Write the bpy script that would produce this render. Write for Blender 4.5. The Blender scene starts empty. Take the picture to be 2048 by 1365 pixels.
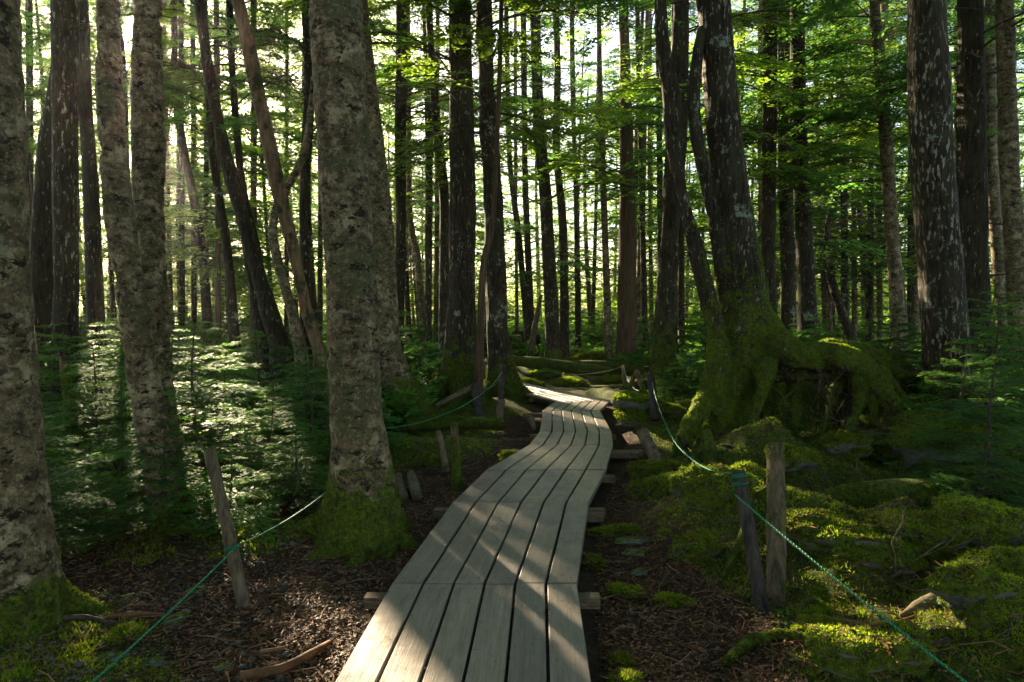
import bpy, math, random
import numpy as np
from mathutils import Vector
R = math.radians
C = bpy.context.scene.collection
sc = bpy.context.scene
random.seed(7)

# ------------------------------------------------------------------ camera, sky, sun
EYE = 1.82; F = 1365.0; PITCH = R(2.62)
cam = bpy.data.cameras.new('camera'); camo = bpy.data.objects.new('camera', cam)
C.objects.link(camo); sc.camera = camo
cam.sensor_width = 36.0; cam.lens = 24.0; cam.clip_start = 0.05; cam.clip_end = 2000
camo.location = (0, 0, EYE); camo.rotation_euler = (R(90) - PITCH, 0, 0)
cp, sp = math.cos(PITCH), math.sin(PITCH)
def ray(u, v):
    xc = (u - 1024) / F; yc = (682.5 - v) / F
    return np.array([xc, cp + yc * sp, yc * cp - sp])
def P(u, v, d):
    r = ray(u, v); return np.array([0, 0, EYE]) + r * (d / r[1])
def G(u, v, z=0.0):
    r = ray(u, v); t = (z - EYE) / r[2]; return r[0] * t, r[1] * t
SUN = ray(258, 46); SUN = SUN / np.linalg.norm(SUN)
SUN_EL = math.asin(SUN[2]); SUN_AZ = math.atan2(SUN[0], SUN[1])

w = bpy.data.worlds.new('World'); sc.world = w; w.use_nodes = True
nt = w.node_tree; N = nt.nodes; Lk = nt.links
bgn = N['Background']
sky = N.new('ShaderNodeTexSky'); sky.sky_type = 'NISHITA'; sky.sun_disc = False
sky.sun_elevation = SUN_EL; sky.sun_rotation = SUN_AZ; sky.dust_density = 1.0
# bright aureole of hazy air round the sun
tc = N.new('ShaderNodeTexCoord')
dp = N.new('ShaderNodeVectorMath'); dp.operation = 'DOT_PRODUCT'; dp.inputs[1].default_value = tuple(SUN)
Lk.new(tc.outputs['Generated'], dp.inputs[0])
ac = N.new('ShaderNodeMath'); ac.operation = 'ARCCOSINE'; Lk.new(dp.outputs['Value'], ac.inputs[0])
mr = N.new('ShaderNodeMapRange'); mr.inputs['From Min'].default_value = R(0.9); mr.inputs['From Max'].default_value = R(1.5)
mr.inputs['To Min'].default_value = 1.0; mr.inputs['To Max'].default_value = 0.0; Lk.new(ac.outputs[0], mr.inputs['Value'])
ad = N.new('ShaderNodeMix'); ad.data_type = 'RGBA'; ad.blend_type = 'ADD'; ad.inputs['Factor'].default_value = 1
ml = N.new('ShaderNodeMix'); ml.data_type = 'RGBA'; Lk.new(mr.outputs[0], ml.inputs['Factor'])
ml.inputs['A'].default_value = (0, 0, 0, 1); ml.inputs['B'].default_value = (1000, 800, 500, 1)
Lk.new(sky.outputs[0], ad.inputs['A']); Lk.new(ml.outputs['Result'], ad.inputs['B'])
Lk.new(ad.outputs['Result'], bgn.inputs['Color']); bgn.inputs['Strength'].default_value = 0.055

sl = bpy.data.lights.new('sun', 'SUN'); sl.energy = 5.0; sl.angle = R(0.53); sl.color = (1.0, 0.86, 0.66)
so = bpy.data.objects.new('sun', sl); C.objects.link(so)
so.rotation_euler = Vector(SUN).to_track_quat('Z', 'Y').to_euler(); so.location = tuple(SUN * 60)
sc.view_settings.view_transform = 'Standard'; sc.view_settings.look = 'None'
sc.view_settings.exposure = 3.05; sc.view_settings.gamma = 1
sc.view_settings.use_white_balance = True; sc.view_settings.white_balance_temperature = 7500; sc.view_settings.white_balance_tint = 10
sc.cycles.max_bounces = 6; sc.cycles.diffuse_bounces = 3; sc.cycles.glossy_bounces = 2
sc.cycles.transmission_bounces = 4; sc.cycles.use_denoising = True
sc.cycles.sample_clamp_indirect = 4.0

# ------------------------------------------------------------------ noise
def _hash(ix, iy, iz):
    h = (ix * 374761393 + iy * 668265263 + iz * 2147483647) & 0xffffffff
    h = ((h ^ (h >> 13)) * 1274126177) & 0xffffffff
    h = (h ^ (h >> 16)) & 0xffffffff
    return h.astype(np.float64) / 4294967295.0 * 2 - 1
def vnoise(p):
    i = np.floor(p).astype(np.int64); f = p - i; f = f * f * (3 - 2 * f); r = 0
    for a in (0, 1):
        for b in (0, 1):
            for c in (0, 1):
                wt = (f[:, 0] if a else 1 - f[:, 0]) * (f[:, 1] if b else 1 - f[:, 1]) * (f[:, 2] if c else 1 - f[:, 2])
                r = r + wt * _hash(i[:, 0] + a, i[:, 1] + b, i[:, 2] + c)
    return r
def fbm(p, o=3):
    r = 0; a = 1.0; s = 0
    for k in range(o):
        r = r + a * vnoise(p * (2.03 ** k) + 17.3 * k); s += a; a *= 0.5
    return r / s
def fbm2(x, y, sx, o=3, off=0.0):
    return fbm(np.stack([x * sx + off, y * sx - off, np.full_like(x, off + 0.5)], 1), o)
def sstep(a, b, x):
    t = np.clip((x - a) / (b - a), 0, 1); return t * t * (3 - 2 * t)

# ------------------------------------------------------------------ materials
def new_mat(name):
    m = bpy.data.materials.new(name); m.use_nodes = True
    return m, m.node_tree.nodes, m.node_tree.links, m.node_tree.nodes['Principled BSDF']
class NB:
    """small node helper"""
    def __init__(s, name):
        s.m, s.N, s.L, s.b = new_mat(name)
        s.b.inputs['Specular IOR Level'].default_value = 0.25
    def link(s, a, b): s.L.new(a, b)
    def coord(s, kind='Object', scale=(1, 1, 1), rnd=True):
        t = s.N.new('ShaderNodeTexCoord'); mp = s.N.new('ShaderNodeMapping'); mp.inputs['Scale'].default_value = scale
        if rnd:
            oi = s.N.new('ShaderNodeObjectInfo'); mu = s.N.new('ShaderNodeMath'); mu.operation = 'MULTIPLY'; mu.inputs[1].default_value = 37.0
            s.link(oi.outputs['Random'], mu.inputs[0]); s.link(mu.outputs[0], mp.inputs['Location'])
        s.link(t.outputs[kind], mp.inputs['Vector']); return mp.outputs['Vector']
    def noise(s, vec, scale=1, detail=4, rough=0.55, dist=0.0):
        n = s.N.new('ShaderNodeTexNoise'); n.inputs['Scale'].default_value = scale; n.inputs['Detail'].default_value = detail
        n.inputs['Roughness'].default_value = rough; n.inputs['Distortion'].default_value = dist
        s.link(vec, n.inputs['Vector']); return n.outputs['Fac']
    def voro(s, vec, scale=1):
        n = s.N.new('ShaderNodeTexVoronoi'); n.inputs['Scale'].default_value = scale; s.link(vec, n.inputs['Vector']); return n.outputs['Distance']
    def ramp(s, fac, *stops):
        r = s.N.new('ShaderNodeValToRGB'); s.link(fac, r.inputs['Fac']); e = r.color_ramp.elements
        while len(e) < len(stops): e.new(0.5)
        for k, (p, c) in enumerate(stops):
            e[k].position = p; e[k].color = (c, c, c, 1) if not isinstance(c, tuple) else (*c, 1)
        return r.outputs['Color']
    def mix(s, fac, a, b, mode='MIX'):
        n = s.N.new('ShaderNodeMix'); n.data_type = 'RGBA'; n.blend_type = mode
        for v, k in ((fac, 'Factor'), (a, 'A'), (b, 'B')):
            if hasattr(v, 'links'): s.link(v, n.inputs[k])
            elif k == 'Factor': n.inputs[k].default_value = v
            else: n.inputs[k].default_value = (*v, 1)
        return n.outputs['Result']
    def math(s, op, a, b=0.0, c=None):
        n = s.N.new('ShaderNodeMath'); n.operation = op
        for k, v in enumerate((a, b, c)):
            if v is None: continue
            if hasattr(v, 'links'): s.link(v, n.inputs[k])
            else: n.inputs[k].default_value = v
        return n.outputs[0]
    def bump(s, h, dist=0.02, strength=1.0):
        b = s.N.new('ShaderNodeBump'); b.inputs['Distance'].default_value = dist; b.inputs['Strength'].default_value = strength
        s.link(h, b.inputs['Height']); s.link(b.outputs[0], s.b.inputs['Normal']); return b
    def col(s, c):
        if hasattr(c, 'links'): s.link(c, s.b.inputs['Base Color'])
        else: s.b.inputs['Base Color'].default_value = (*c, 1)
    def rough(s, r):
        if hasattr(r, 'links'): s.link(r, s.b.inputs['Roughness'])
        else: s.b.inputs['Roughness'].default_value = r
    def sepz(s, world=False):
        t = s.N.new('ShaderNodeTexCoord'); x = s.N.new('ShaderNodeSeparateXYZ'); s.link(t.outputs['Object'], x.inputs[0]); return x.outputs['Z']
    def nz(s):
        g = s.N.new('ShaderNodeNewGeometry'); x = s.N.new('ShaderNodeSeparateXYZ'); s.link(g.outputs['Normal'], x.inputs[0]); return x.outputs['Z']

MOSS_D, MOSS_L = (0.018, 0.030, 0.005), (0.13, 0.18, 0.013)
_bark = {}
def bark(kind, mh=0.5, lichen=0.0):
    key = (kind, mh, lichen)
    if key in _bark: return _bark[key]
    n = NB('bark_' + kind)
    v = n.coord()
    if kind == 'mottled':       # pale fir bark: blotches, cross bands, dark scars, lichen
        vh = n.coord(scale=(1, 1, 1.7)); vh2 = n.coord(scale=(1, 1, 1.9))
        base = n.mix(n.ramp(n.noise(vh, 9, 6, .7), (.36, 0), (.64, 1)), (.024, .017, .009), (.19, .14, .082))
        base = n.mix(n.ramp(n.noise(v, 6, 6, .8, .1), (.51, 0), (.62, 1)), base, (.36, .29, .19))
        base = n.mix(n.ramp(n.noise(n.coord(scale=(1, 1, .8)), 2.6, 5, .7), (.54, 0), (.62, .85)), base, (.075, .078, .035))
        base = n.mix(n.ramp(n.noise(v, 34, 3, .6), (.56, 0), (.66, .75)), base, (.27, .23, .16))
        base = n.mix(n.ramp(n.noise(vh2, 6.5, 6, .8, .15), (.555, 0), (.595, 1)), base, (.014, .011, .006))
        base = n.mix(n.ramp(n.noise(v, 15, 4, .7), (.62, 0), (.68, .9)), base, (.022, .018, .011))
        base = n.mix(n.ramp(n.noise(v, 3.3, 6, .75, .3), (.62, 0), (.66, .6)), base, (.20, .22, .15))
        hgt = n.math('ADD', n.noise(vh, 11, 6, .75), n.math('MULTIPLY', n.noise(v, 30, 3, .6), .4))
        bd = .02
    elif kind == 'dark':        # furrowed dark bark with long pale flecks
        vf = n.coord(scale=(1, 1, .16)); vs = n.coord(scale=(1, 1, .30))
        base = n.mix(n.ramp(n.noise(vf, 26, 5, .65), (.38, 0), (.66, 1)), (.008, .006, .004), (.058, .041, .026))
        base = n.mix(n.ramp(n.noise(v, 2.2, 4, .6), (.45, 0), (.7, .6)), base, (.055, .058, .030))
        fl = n.math('MULTIPLY', n.ramp(n.noise(vs, 26, 3, .6), (.62 - lichen * .06, 0), (.67 - lichen * .05, 1)), n.ramp(n.noise(v, 1.7, 4, .6), (.40 - lichen * .12, 0), (.62, 1)))
        base = n.mix(fl, base, (.34, .325, .25))
        if lichen > 0:
            base = n.mix(n.ramp(n.noise(v, 2.6, 6, .8), (.60, 0), (.64, .8)), base, (.25, .30, .25))
        hgt = n.noise(vf, 26, 6, .7); bd = .03
    elif kind == 'red':
        vf = n.coord(scale=(1, 1, .06))
        base = n.mix(n.ramp(n.noise(vf, 30, 5, .7), (.35, 0), (.7, 1)), (.035, .020, .013), (.17, .105, .07))
        base = n.mix(n.ramp(n.noise(v, 3, 4, .6), (.5, 0), (.7, .6)), base, (.08, .07, .05))
        hgt = n.noise(vf, 30, 5, .7); bd = .025
    else:                       # dead bare wood
        vf = n.coord(scale=(1, 1, .12))
        base = n.mix(n.ramp(n.noise(vf, 22, 5, .7), (.35, 0), (.7, 1)), (.07, .04, .025), (.27, .17, .10))
        base = n.mix(n.ramp(n.noise(v, 3.5, 5, .7), (.5, 0), (.6, 1)), base, (.035, .035, .016))
        hgt = n.noise(vf, 22, 5, .7); bd = .02
    mn = n.noise(v, 5, 5, .7)
    zz = n.math('SUBTRACT', mh, n.sepz()); zz = n.math('MULTIPLY', zz, 1.1 / max(.25, mh * .7))
    mk = n.math('ADD', n.math('ADD', zz, n.math('MULTIPLY', n.math('SUBTRACT', mn, .5), 4.2)), n.math('MULTIPLY', n.nz(), 1.1))
    mk = n.ramp(mk, (.25, 0), (.55, 1))
    mossc = n.mix(n.ramp(n.noise(v, 30, 6, .8), (.38, 0), (.64, 1)), MOSS_D, MOSS_L)
    mossc = n.mix(n.ramp(n.noise(v, 6, 5, .75), (.5, 0), (.62, .7)), mossc, (.030, .028, .012))
    n.col(n.mix(mk, base, mossc))
    mh_ = n.noise(v, 70, 3, .7)
    hm = n.N.new('ShaderNodeMix'); n.link(mk, hm.inputs['Factor']); n.link(hgt, hm.inputs['A']); n.link(mh_, hm.inputs['B'])
    n.bump(hm.outputs['Result'], bd, .9); n.rough(.85)
    _bark[key] = n.m; return n.m

def leaf_mat(name, refl, trans, rough=.42, tf=.5, spec=.5, var=.35):
    n = NB(name); v = n.coord(rnd=True)
    k = n.ramp(n.noise(v, 2.2, 3, .6), (.3, 1 - var), (.7, 1 + var))
    oi = n.N.new('ShaderNodeObjectInfo')
    k2 = n.math('MULTIPLY_ADD', oi.outputs['Random'], .5, .75)
    kk = n.mix(1.0, k, k2, 'MULTIPLY')
    n.col(n.mix(1.0, kk, refl, 'MULTIPLY')); n.rough(rough); n.b.inputs['Specular IOR Level'].default_value = spec
    t = n.N.new('ShaderNodeBsdfTranslucent'); n.link(n.mix(1.0, kk, trans, 'MULTIPLY'), t.inputs['Color'])
    mx = n.N.new('ShaderNodeMixShader'); mx.inputs[0].default_value = tf
    n.link(n.b.outputs[0], mx.inputs[1]); n.link(t.outputs[0], mx.inputs[2])
    n.link(mx.outputs[0], n.N['Material Output'].inputs['Surface']); return n.m
M = {}
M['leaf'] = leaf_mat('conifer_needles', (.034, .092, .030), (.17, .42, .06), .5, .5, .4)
M['leaf_bright'] = leaf_mat('sun_tinted_needles', (.05, .115, .022), (.32, .52, .05), .5, .55, .4)  # brighter, yellower needle copy for some trees; sunlight on backlit crowns put into its colour
M['fern'] = leaf_mat('sapling_needles', (.060, .185, .045), (.16, .36, .05), .62, .42, .10)
M['fern_tip'] = leaf_mat('new_growth', (.075, .18, .03), (.17, .34, .05), .6, .45, .12)
M['moss_blade'] = leaf_mat('moss_fronds', (.115, .175, .012), (.32, .44, .03), .7, .45, .1)
M['moss_trunk'] = leaf_mat('trunk_moss', (.042, .062, .007), (.24, .32, .02), .75, .42, .1)
M['moss_tip'] = leaf_mat('moss_tips', (.15, .19, .02), (.30, .36, .03), .7, .4, .1)
def plain(name, a, b, scale=20, rough=.85, bd=.004, stretch=(1, 1, 1), spec=.2):
    n = NB(name); v = n.coord(scale=stretch); f = n.noise(v, scale, 5, .65)
    n.col(n.mix(n.ramp(f, (.35, 0), (.65, 1)), a, b)); n.bump(f, bd, .8); n.rough(rough)
    n.b.inputs['Specular IOR Level'].default_value = spec; return n.m
M['twig'] = plain('twig_bark', (.03, .024, .018), (.10, .08, .06))
M['pale_twig'] = plain('pale_twig_bark', (.06, .044, .028), (.20, .155, .105), 16, .85, .008)
M['lit1'] = plain('litter_brown', (.115, .052, .025), (.235, .115, .056), 9, .7)
M['lit2'] = plain('litter_dark', (.045, .023, .012), (.11, .056, .031), 9, .7)
M['lit3'] = plain('litter_tan', (.16, .09, .05), (.27, .165, .095), 9, .7)
M['pebble'] = plain('pebble_grey', (.045, .042, .038), (.125, .12, .11), 25, .6, .003, spec=.4)
M['cavity'] = plain('root_soil', (.020, .013, .009), (.05, .032, .02), 9, .95, .03)
def wood_mat():
    n = NB('weathered_boards'); v = n.coord('UV', (1.2, 26, 1)); vr = n.coord('UV', (1, 1, 1)); vd = n.coord('UV', (2.2, 9, 1))
    oi = n.N.new('ShaderNodeObjectInfo')
    grain = n.noise(v, 3.2, 5, .6, .5)
    base = n.mix(n.ramp(grain, (.25, 0), (.75, 1)), (.150, .132, .114), (.31, .278, .242))
    tint = n.mix(oi.outputs['Random'], (.74, .74, .77), (1.2, 1.13, 1.05))
    base = n.mix(1.0, base, tint, 'MULTIPLY')
    base = n.mix(n.ramp(n.noise(vd, 2.0, 5, .7), (.50, 0), (.68, .55)), base, (.12, .10, .08))
    base = n.mix(n.ramp(n.noise(vr, 34, 2, .5), (.70, 0), (.74, .8)), base, (.07, .055, .04))
    base = n.mix(n.ramp(n.noise(n.coord('UV', (1, 3, 1)), 5.5, 3, .6), (.73, 0), (.76, .8)), base, (.06, .045, .03))
    n.col(base); n.rough(n.ramp(n.noise(vr, 8, 4, .6), (.3, .30), (.7, .50)))
    n.b.inputs['Specular IOR Level'].default_value = .5
    n.bump(grain, .002, .7); return n.m
M['board'] = wood_mat()
M['nail'] = plain('nail_rust', (.03, .02, .015), (.06, .04, .03), 90, .6)
M['beam'] = plain('beam_wood', (.07, .05, .033), (.20, .15, .10), 14, .8, .004, (1, 6, 6))
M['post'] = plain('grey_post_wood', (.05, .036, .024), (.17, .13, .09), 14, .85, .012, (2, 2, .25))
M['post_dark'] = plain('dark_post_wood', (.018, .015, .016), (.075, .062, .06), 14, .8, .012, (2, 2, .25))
M['post_moss'] = bark('bare', .35)
def rope_mat(name, a, b):
    n = NB(name); v = n.coord('UV', (1, 1, 1), rnd=False)
    wv = n.N.new('ShaderNodeTexWave'); wv.inputs['Scale'].default_value = 26; wv.bands_direction = 'DIAGONAL'; n.link(v, wv.inputs['Vector'])
    n.col(n.mix(wv.outputs['Fac'], a, b)); n.bump(wv.outputs['Fac'], .004, 1); n.rough(.45); return n.m
M['rope'] = rope_mat('green_rope', (.004, .12, .060), (.012, .36, .18))
M['rope_pale'] = rope_mat('pale_rope', (.10, .26, .17), (.30, .46, .36))
def rock_mat(name, moss):
    n = NB(name); v = n.coord()
    st = n.mix(n.ramp(n.noise(v, 6, 6, .7), (.35, 0), (.65, 1)), (.07, .072, .07), (.22, .225, .215))
    mossc = n.mix(n.ramp(n.noise(v, 26, 6, .8), (.38, 0), (.64, 1)), MOSS_D, MOSS_L)
    mossc = n.mix(n.ramp(n.noise(v, 7, 5, .8), (.52, 0), (.6, .8)), mossc, (.04, .03, .014))
    k = n.math('ADD', n.math('MULTIPLY', n.nz(), .7), n.noise(v, 3, 5, .7))
    k = n.ramp(k, (1.0 - moss, 0), (1.15 - moss, 1))
    lich = n.ramp(n.noise(v, 2.1, 5, .7), (.66, 0), (.68, .8))
    c = n.mix(k, st, mossc); c = n.mix(lich, c, (.26, .36, .26))
    n.col(c); n.bump(n.noise(v, 60, 5, .75), .012, 1); n.rough(.9); return n.m
M['rock'] = rock_mat('bare_rock', .05); M['rock_moss'] = rock_mat('mossy_rock', .8)
M['log_moss'] = bark('dark', 3.0)
def ground_mat():
    n = NB('forest_floor'); v = n.coord(rnd=False)
    at = n.N.new('ShaderNodeAttribute'); at.attribute_name = 'moss'
    so_ = n.mix(n.ramp(n.noise(v, 26, 7, .8), (.38, 0), (.64, 1)), (.028, .016, .009), (.12, .064, .036))
    so_ = n.mix(n.ramp(n.noise(v, 60, 3, .7), (.60, 0), (.68, .9)), so_, (.19, .12, .075))
    so_ = n.mix(n.ramp(n.noise(v, 3, 5, .7), (.45, 0), (.6, .6)), so_, (.028, .020, .014))
    mo = n.mix(n.ramp(n.noise(v, 24, 6, .85), (.38, 0), (.62, 1)), MOSS_D, MOSS_L)
    mo = n.mix(n.ramp(n.noise(v, 7, 6, .8, .4), (.52, 0), (.60, .85)), mo, (.035, .026, .014))
    mo = n.mix(n.ramp(n.noise(v, 1.6, 4, .7), (.45, 0), (.65, .6)), mo, (.05, .045, .016))
    k = n.math('ADD', at.outputs['Fac'], n.math('MULTIPLY', n.math('SUBTRACT', n.noise(v, 4.5, 6, .75), .5), 1.5))
    k = n.ramp(k, (.42, 0), (.58, 1))
    n.col(n.mix(k, so_, mo)); n.rough(.92)
    hb = n.math('ADD', n.noise(v, 22, 6, .8), n.math('MULTIPLY', n.noise(v, 75, 3, .7), .6))
    n.bump(hb, .035, 1); return n.m
M['ground'] = ground_mat()

# ------------------------------------------------------------------ mesh and tagging helpers
def make_mesh(name, V, parts, smooth=True, uv=None, attr=None):
    """V (n,3); parts: list of (faces (k,3|4), material)"""
    V = np.asarray(V, np.float32).reshape(-1, 3)
    me = bpy.data.meshes.new(name); me.vertices.add(len(V)); me.vertices.foreach_set('co', V.ravel())
    parts = [(np.asarray(f, np.int32), m) for f, m in parts if len(f)]
    tot = sum(f.size for f, m in parts); nf = sum(len(f) for f, m in parts)
    me.loops.add(tot); me.polygons.add(nf)
    me.loops.foreach_set('vertex_index', np.concatenate([f.ravel() for f, m in parts]) if parts else [])
    st = []; mi = []; s = 0
    mats = []
    for f, m in parts:
        if m not in mats: mats.append(m)
        st.append(s + np.arange(len(f), dtype=np.int32) * f.shape[1]); s += f.size
        mi.append(np.full(len(f), mats.index(m), np.int32))
    me.polygons.foreach_set('loop_start', np.concatenate(st)); me.polygons.foreach_set('material_index', np.concatenate(mi))
    me.polygons.foreach_set('use_smooth', np.full(nf, smooth))
    for m in mats: me.materials.append(m)
    if uv is not None:
        l = me.uv_layers.new(name='uv'); l.data.foreach_set('uv', np.asarray(uv, np.float32).ravel())
    if attr is not None:
        a = me.attributes.new('moss', 'FLOAT', 'POINT'); a.data.foreach_set('value', np.asarray(attr, np.float32))
    me.update(calc_edges=True); return me
def tag(o, label=None, cat=None, group=None, kind=None):
    if label: o['label'] = label
    if cat: o['category'] = cat
    if group: o['group'] = group
    if kind: o['kind'] = kind
    return o
def obj(name, me, parent=None, loc=(0, 0, 0)):
    o = bpy.data.objects.new(name, me); C.objects.link(o); o.location = tuple(float(q) for q in loc)
    if parent: o.parent = parent
    return o
def thing(name, label, cat, loc=(0, 0, 0), group=None):
    o = bpy.data.objects.new(name, None); C.objects.link(o); o.location = tuple(float(q) for q in loc); o.empty_display_size = .1
    return tag(o, label, cat, group)
def dup(root, loc, rz, s, label, group=None):
    r = root.copy(); C.objects.link(r); r.location = tuple(float(q) for q in loc); r.rotation_euler = (0, 0, rz); r.scale = (s, s, s)
    tag(r, label, None, group)
    for ch in list(root.children):
        c = ch.copy(); C.objects.link(c); c.parent = r
    return r
class Geo:
    """collects vertices and quads / triangles"""
    def __init__(s): s.V = []; s.Q = {}; s.T = {}; s.n = 0
    def add(s, V, Q=None, T=None, m='a'):
        V = np.asarray(V, float).reshape(-1, 3)
        if Q is not None and len(Q): s.Q.setdefault(m, []).append(np.asarray(Q) + s.n)
        if T is not None and len(T): s.T.setdefault(m, []).append(np.asarray(T) + s.n)
        s.V.append(V); s.n += len(V)
    def mesh(s, name, mats, smooth=True):
        parts = [(np.concatenate(f), mats[m]) for m, f in s.Q.items()] + [(np.concatenate(f), mats[m]) for m, f in s.T.items()]
        return make_mesh(name, np.concatenate(s.V), parts, smooth)
def resample(pts, rad, step):
    pts = np.asarray(pts, float); rad = np.asarray(rad, float)
    P2 = np.vstack([2 * pts[0] - pts[1], pts, 2 * pts[-1] - pts[-2]]); R2 = np.r_[rad[0], rad, rad[-1]]
    out = []; ro = []
    for i in range(len(pts) - 1):
        p0, p1, p2, p3 = P2[i:i + 4]; L = np.linalg.norm(p2 - p1); k = max(1, int(round(L / step)))
        t = (np.arange(k) / k)[:, None]
        out.append(.5 * ((2 * p1) + (-p0 + p2) * t + (2 * p0 - 5 * p1 + 4 * p2 - p3) * t ** 2 + (-p0 + 3 * p1 - 3 * p2 + p3) * t ** 3))
        ro.append(R2[i + 1] + (R2[i + 2] - R2[i + 1]) * t[:, 0])
    out.append(pts[-1:]); ro.append(rad[-1:])
    return np.vstack(out), np.concatenate(ro)
def tube(pts, rad, seg=8, step=None, cap=True, jit=0.0, seed=0, flat=1.0):
    pts = np.asarray(pts, float); rad = np.broadcast_to(np.asarray(rad, float), (len(pts),))
    if step: pts, rad = resample(pts, rad, step)
    T = np.gradient(pts, axis=0); T /= np.linalg.norm(T, axis=1)[:, None] + 1e-9
    ref = np.array([0, 0, 1.0]) if abs(T[:, 2]).mean() < .8 else np.array([1.0, 0, 0])
    A = np.cross(T, ref); A /= np.linalg.norm(A, axis=1)[:, None] + 1e-9; B = np.cross(A, T)
    th = np.arange(seg) / seg * 2 * math.pi
    V = pts[:, None, :] + (A[:, None, :] * np.cos(th)[None, :, None] + B[:, None, :] * np.sin(th)[None, :, None] * flat) * rad[:, None, None]
    if jit:
        q = V.reshape(-1, 3); k = fbm(q * 3.1 + seed * 7.7, 3).reshape(len(pts), seg)
        V = pts[:, None, :] + (V - pts[:, None, :]) * (1 + jit * k)[:, :, None]
    n = len(pts); V = V.reshape(-1, 3)
    i = np.arange(n - 1)[:, None] * seg; j = np.arange(seg)[None, :]; j2 = (j + 1) % seg
    Q = np.stack([i + j, i + j2, i + seg + j2, i + seg + j], -1).reshape(-1, 4)
    Tt = np.zeros((0, 3), int)
    if cap:
        V = np.vstack([V, pts[:1], pts[-1:]]); a, b = len(V) - 2, len(V) - 1; jj = np.arange(seg); j3 = (jj + 1) % seg
        Tt = np.vstack([np.stack([np.full(seg, a), j3, jj], 1), np.stack([np.full(seg, b), (n - 1) * seg + jj, (n - 1) * seg + j3], 1)])
    return V, Q, Tt
def vnormals(V, Fq):
    N_ = np.zeros_like(V); f = np.asarray(Fq)
    nn = np.cross(V[f[:, 2]] - V[f[:, 0]], V[f[:, 3 if f.shape[1] == 4 else 1]] - V[f[:, 1]]) if f.shape[1] == 4 else np.cross(V[f[:, 1]] - V[f[:, 0]], V[f[:, 2]] - V[f[:, 0]])
    for k in range(f.shape[1]): np.add.at(N_, f[:, k], nn)
    return N_ / (np.linalg.norm(N_, axis=1)[:, None] + 1e-12)
def fuse(tubes, voxel):
    """several closed tubes grown together into one skin"""
    g = Geo()
    for V, Q, T in tubes: g.add(V, Q, T)
    me = g.mesh('tmp', {'a': M['twig']}); o = bpy.data.objects.new('tmp', me); C.objects.link(o)
    md = o.modifiers.new('r', 'REMESH'); md.mode = 'VOXEL'; md.voxel_size = voxel; md.adaptivity = 0
    sm = o.modifiers.new('s', 'SMOOTH'); sm.iterations = 4; sm.factor = .5
    ev = o.evaluated_get(bpy.context.evaluated_depsgraph_get()); m2 = bpy.data.meshes.new_from_object(ev)
    V = np.zeros(len(m2.vertices) * 3); m2.vertices.foreach_get('co', V); V = V.reshape(-1, 3)
    n = len(m2.loops); li = np.zeros(n, np.int32); m2.loops.foreach_get('vertex_index', li)
    lt = np.zeros(len(m2.polygons), np.int32); m2.polygons.foreach_get('loop_total', lt)
    ls = np.zeros(len(m2.polygons), np.int32); m2.polygons.foreach_get('loop_start', ls)
    ls = ls[lt == 4]; Q = li[ls[:, None] + np.arange(4)[None, :]]
    bpy.data.objects.remove(o); bpy.data.meshes.remove(me); bpy.data.meshes.remove(m2)
    return V, Q

OPEN = .13
# ------------------------------------------------------------------ light gaps: where the sun gets through the canopy to the places the photo shows lit
GAPS = []
def gap(u, v, d, r, h=None):
    p = P(u, v, d); GAPS.append((p, r))
for u, v, d, r in [(755, 1260, 3.5, .36), (700, 1345, 3.2, .2), (1071, 1190, 4.0, .22), (1160, 1260, 3.6, .2), (1000, 1130, 4.5, .2), (1160, 1340, 3.2, .2), (960, 1310, 3.35, .12), (1130, 1310, 3.35, .10), (1020, 1060, 5.3, .12), (930, 1060, 5.3, .10),
                   (1140, 795, 12.6, .30), (1620, 695, 8.8, .4), (1720, 680, 12, .5), (1950, 760, 7, .3), (1985, 900, 6.4, .25), (1820, 660, 12, .4), (1560, 640, 15, .5), (1100, 730, 18, .6), (1250, 760, 17, .4), (1000, 60, 13, .8), (1150, 100, 18, 1.0), (1300, 150, 18, 1.0), (800, 150, 13, .6), (1600, 100, 16, .9), (1050, 350, 22, 1.0), (1500, 350, 20, .9), (1500, 660, 8.9, .35), (1760, 780, 8.5, .25), (1850, 1000, 6.2, .2), (1450, 1000, 6, .18), (1600, 900, 7.4, .15), (1240, 690, 22, .6), (1150, 680, 25, .8), (1350, 690, 20, .4), (1700, 1120, 4.8, .12), (1190, 800, 12.4, .32), (1090, 778, 14.2, .30), (1180, 826, 11, .08), (1110, 812, 11.6, .07), (1130, 853, 9.5, .10),
                   (1200, 850, 9.6, .09), (1230, 780, 13, .3), (1260, 800, 12, .3), (1280, 860, 9.5, .45), (1430, 720, 8.6, .35), (1410, 800, 8.5, .25),
                   (530, 760, 8, .45), (560, 860, 7.2, .45), (480, 900, 6.6, .4), (170, 720, 9, .35), (130, 850, 7.5, .4), (600, 960, 6, .3), (300, 720, 8.5, .3), (180, 1030, 5.1, .2), (420, 990, 5.3, .2), (330, 800, 6.8, .25), (640, 900, 6.2, .2), (100, 780, 8.5, .3),
                   (560, 1180, 4.3, .18), (640, 1260, 3.8, .22), (850, 960, 6.5, .12), (860, 760, 12, .3), (1000, 800, 12, .2), (1640, 650, 16, .5), (1560, 660, 14, .4),
                   (1740, 1345, 3.3, .28), (1965, 1285, 3.5, .32), (1650, 1100, 5, .18), (1900, 920, 8.3, .35), (230, 1290, 3.6, .12), (258, 50, 5, .12), (1700, 690, 13, .4), (1200, 740, 18, .5), (760, 690, 20, .6), (1880, 640, 12, .3)]:
    gap(u, v, d, r)
GP = np.array([g[0] for g in GAPS]); GR = np.array([g[1] for g in GAPS])
GP = np.vstack([GP, [[0, 0, EYE]]]); GR = np.r_[GR, .10]
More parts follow.
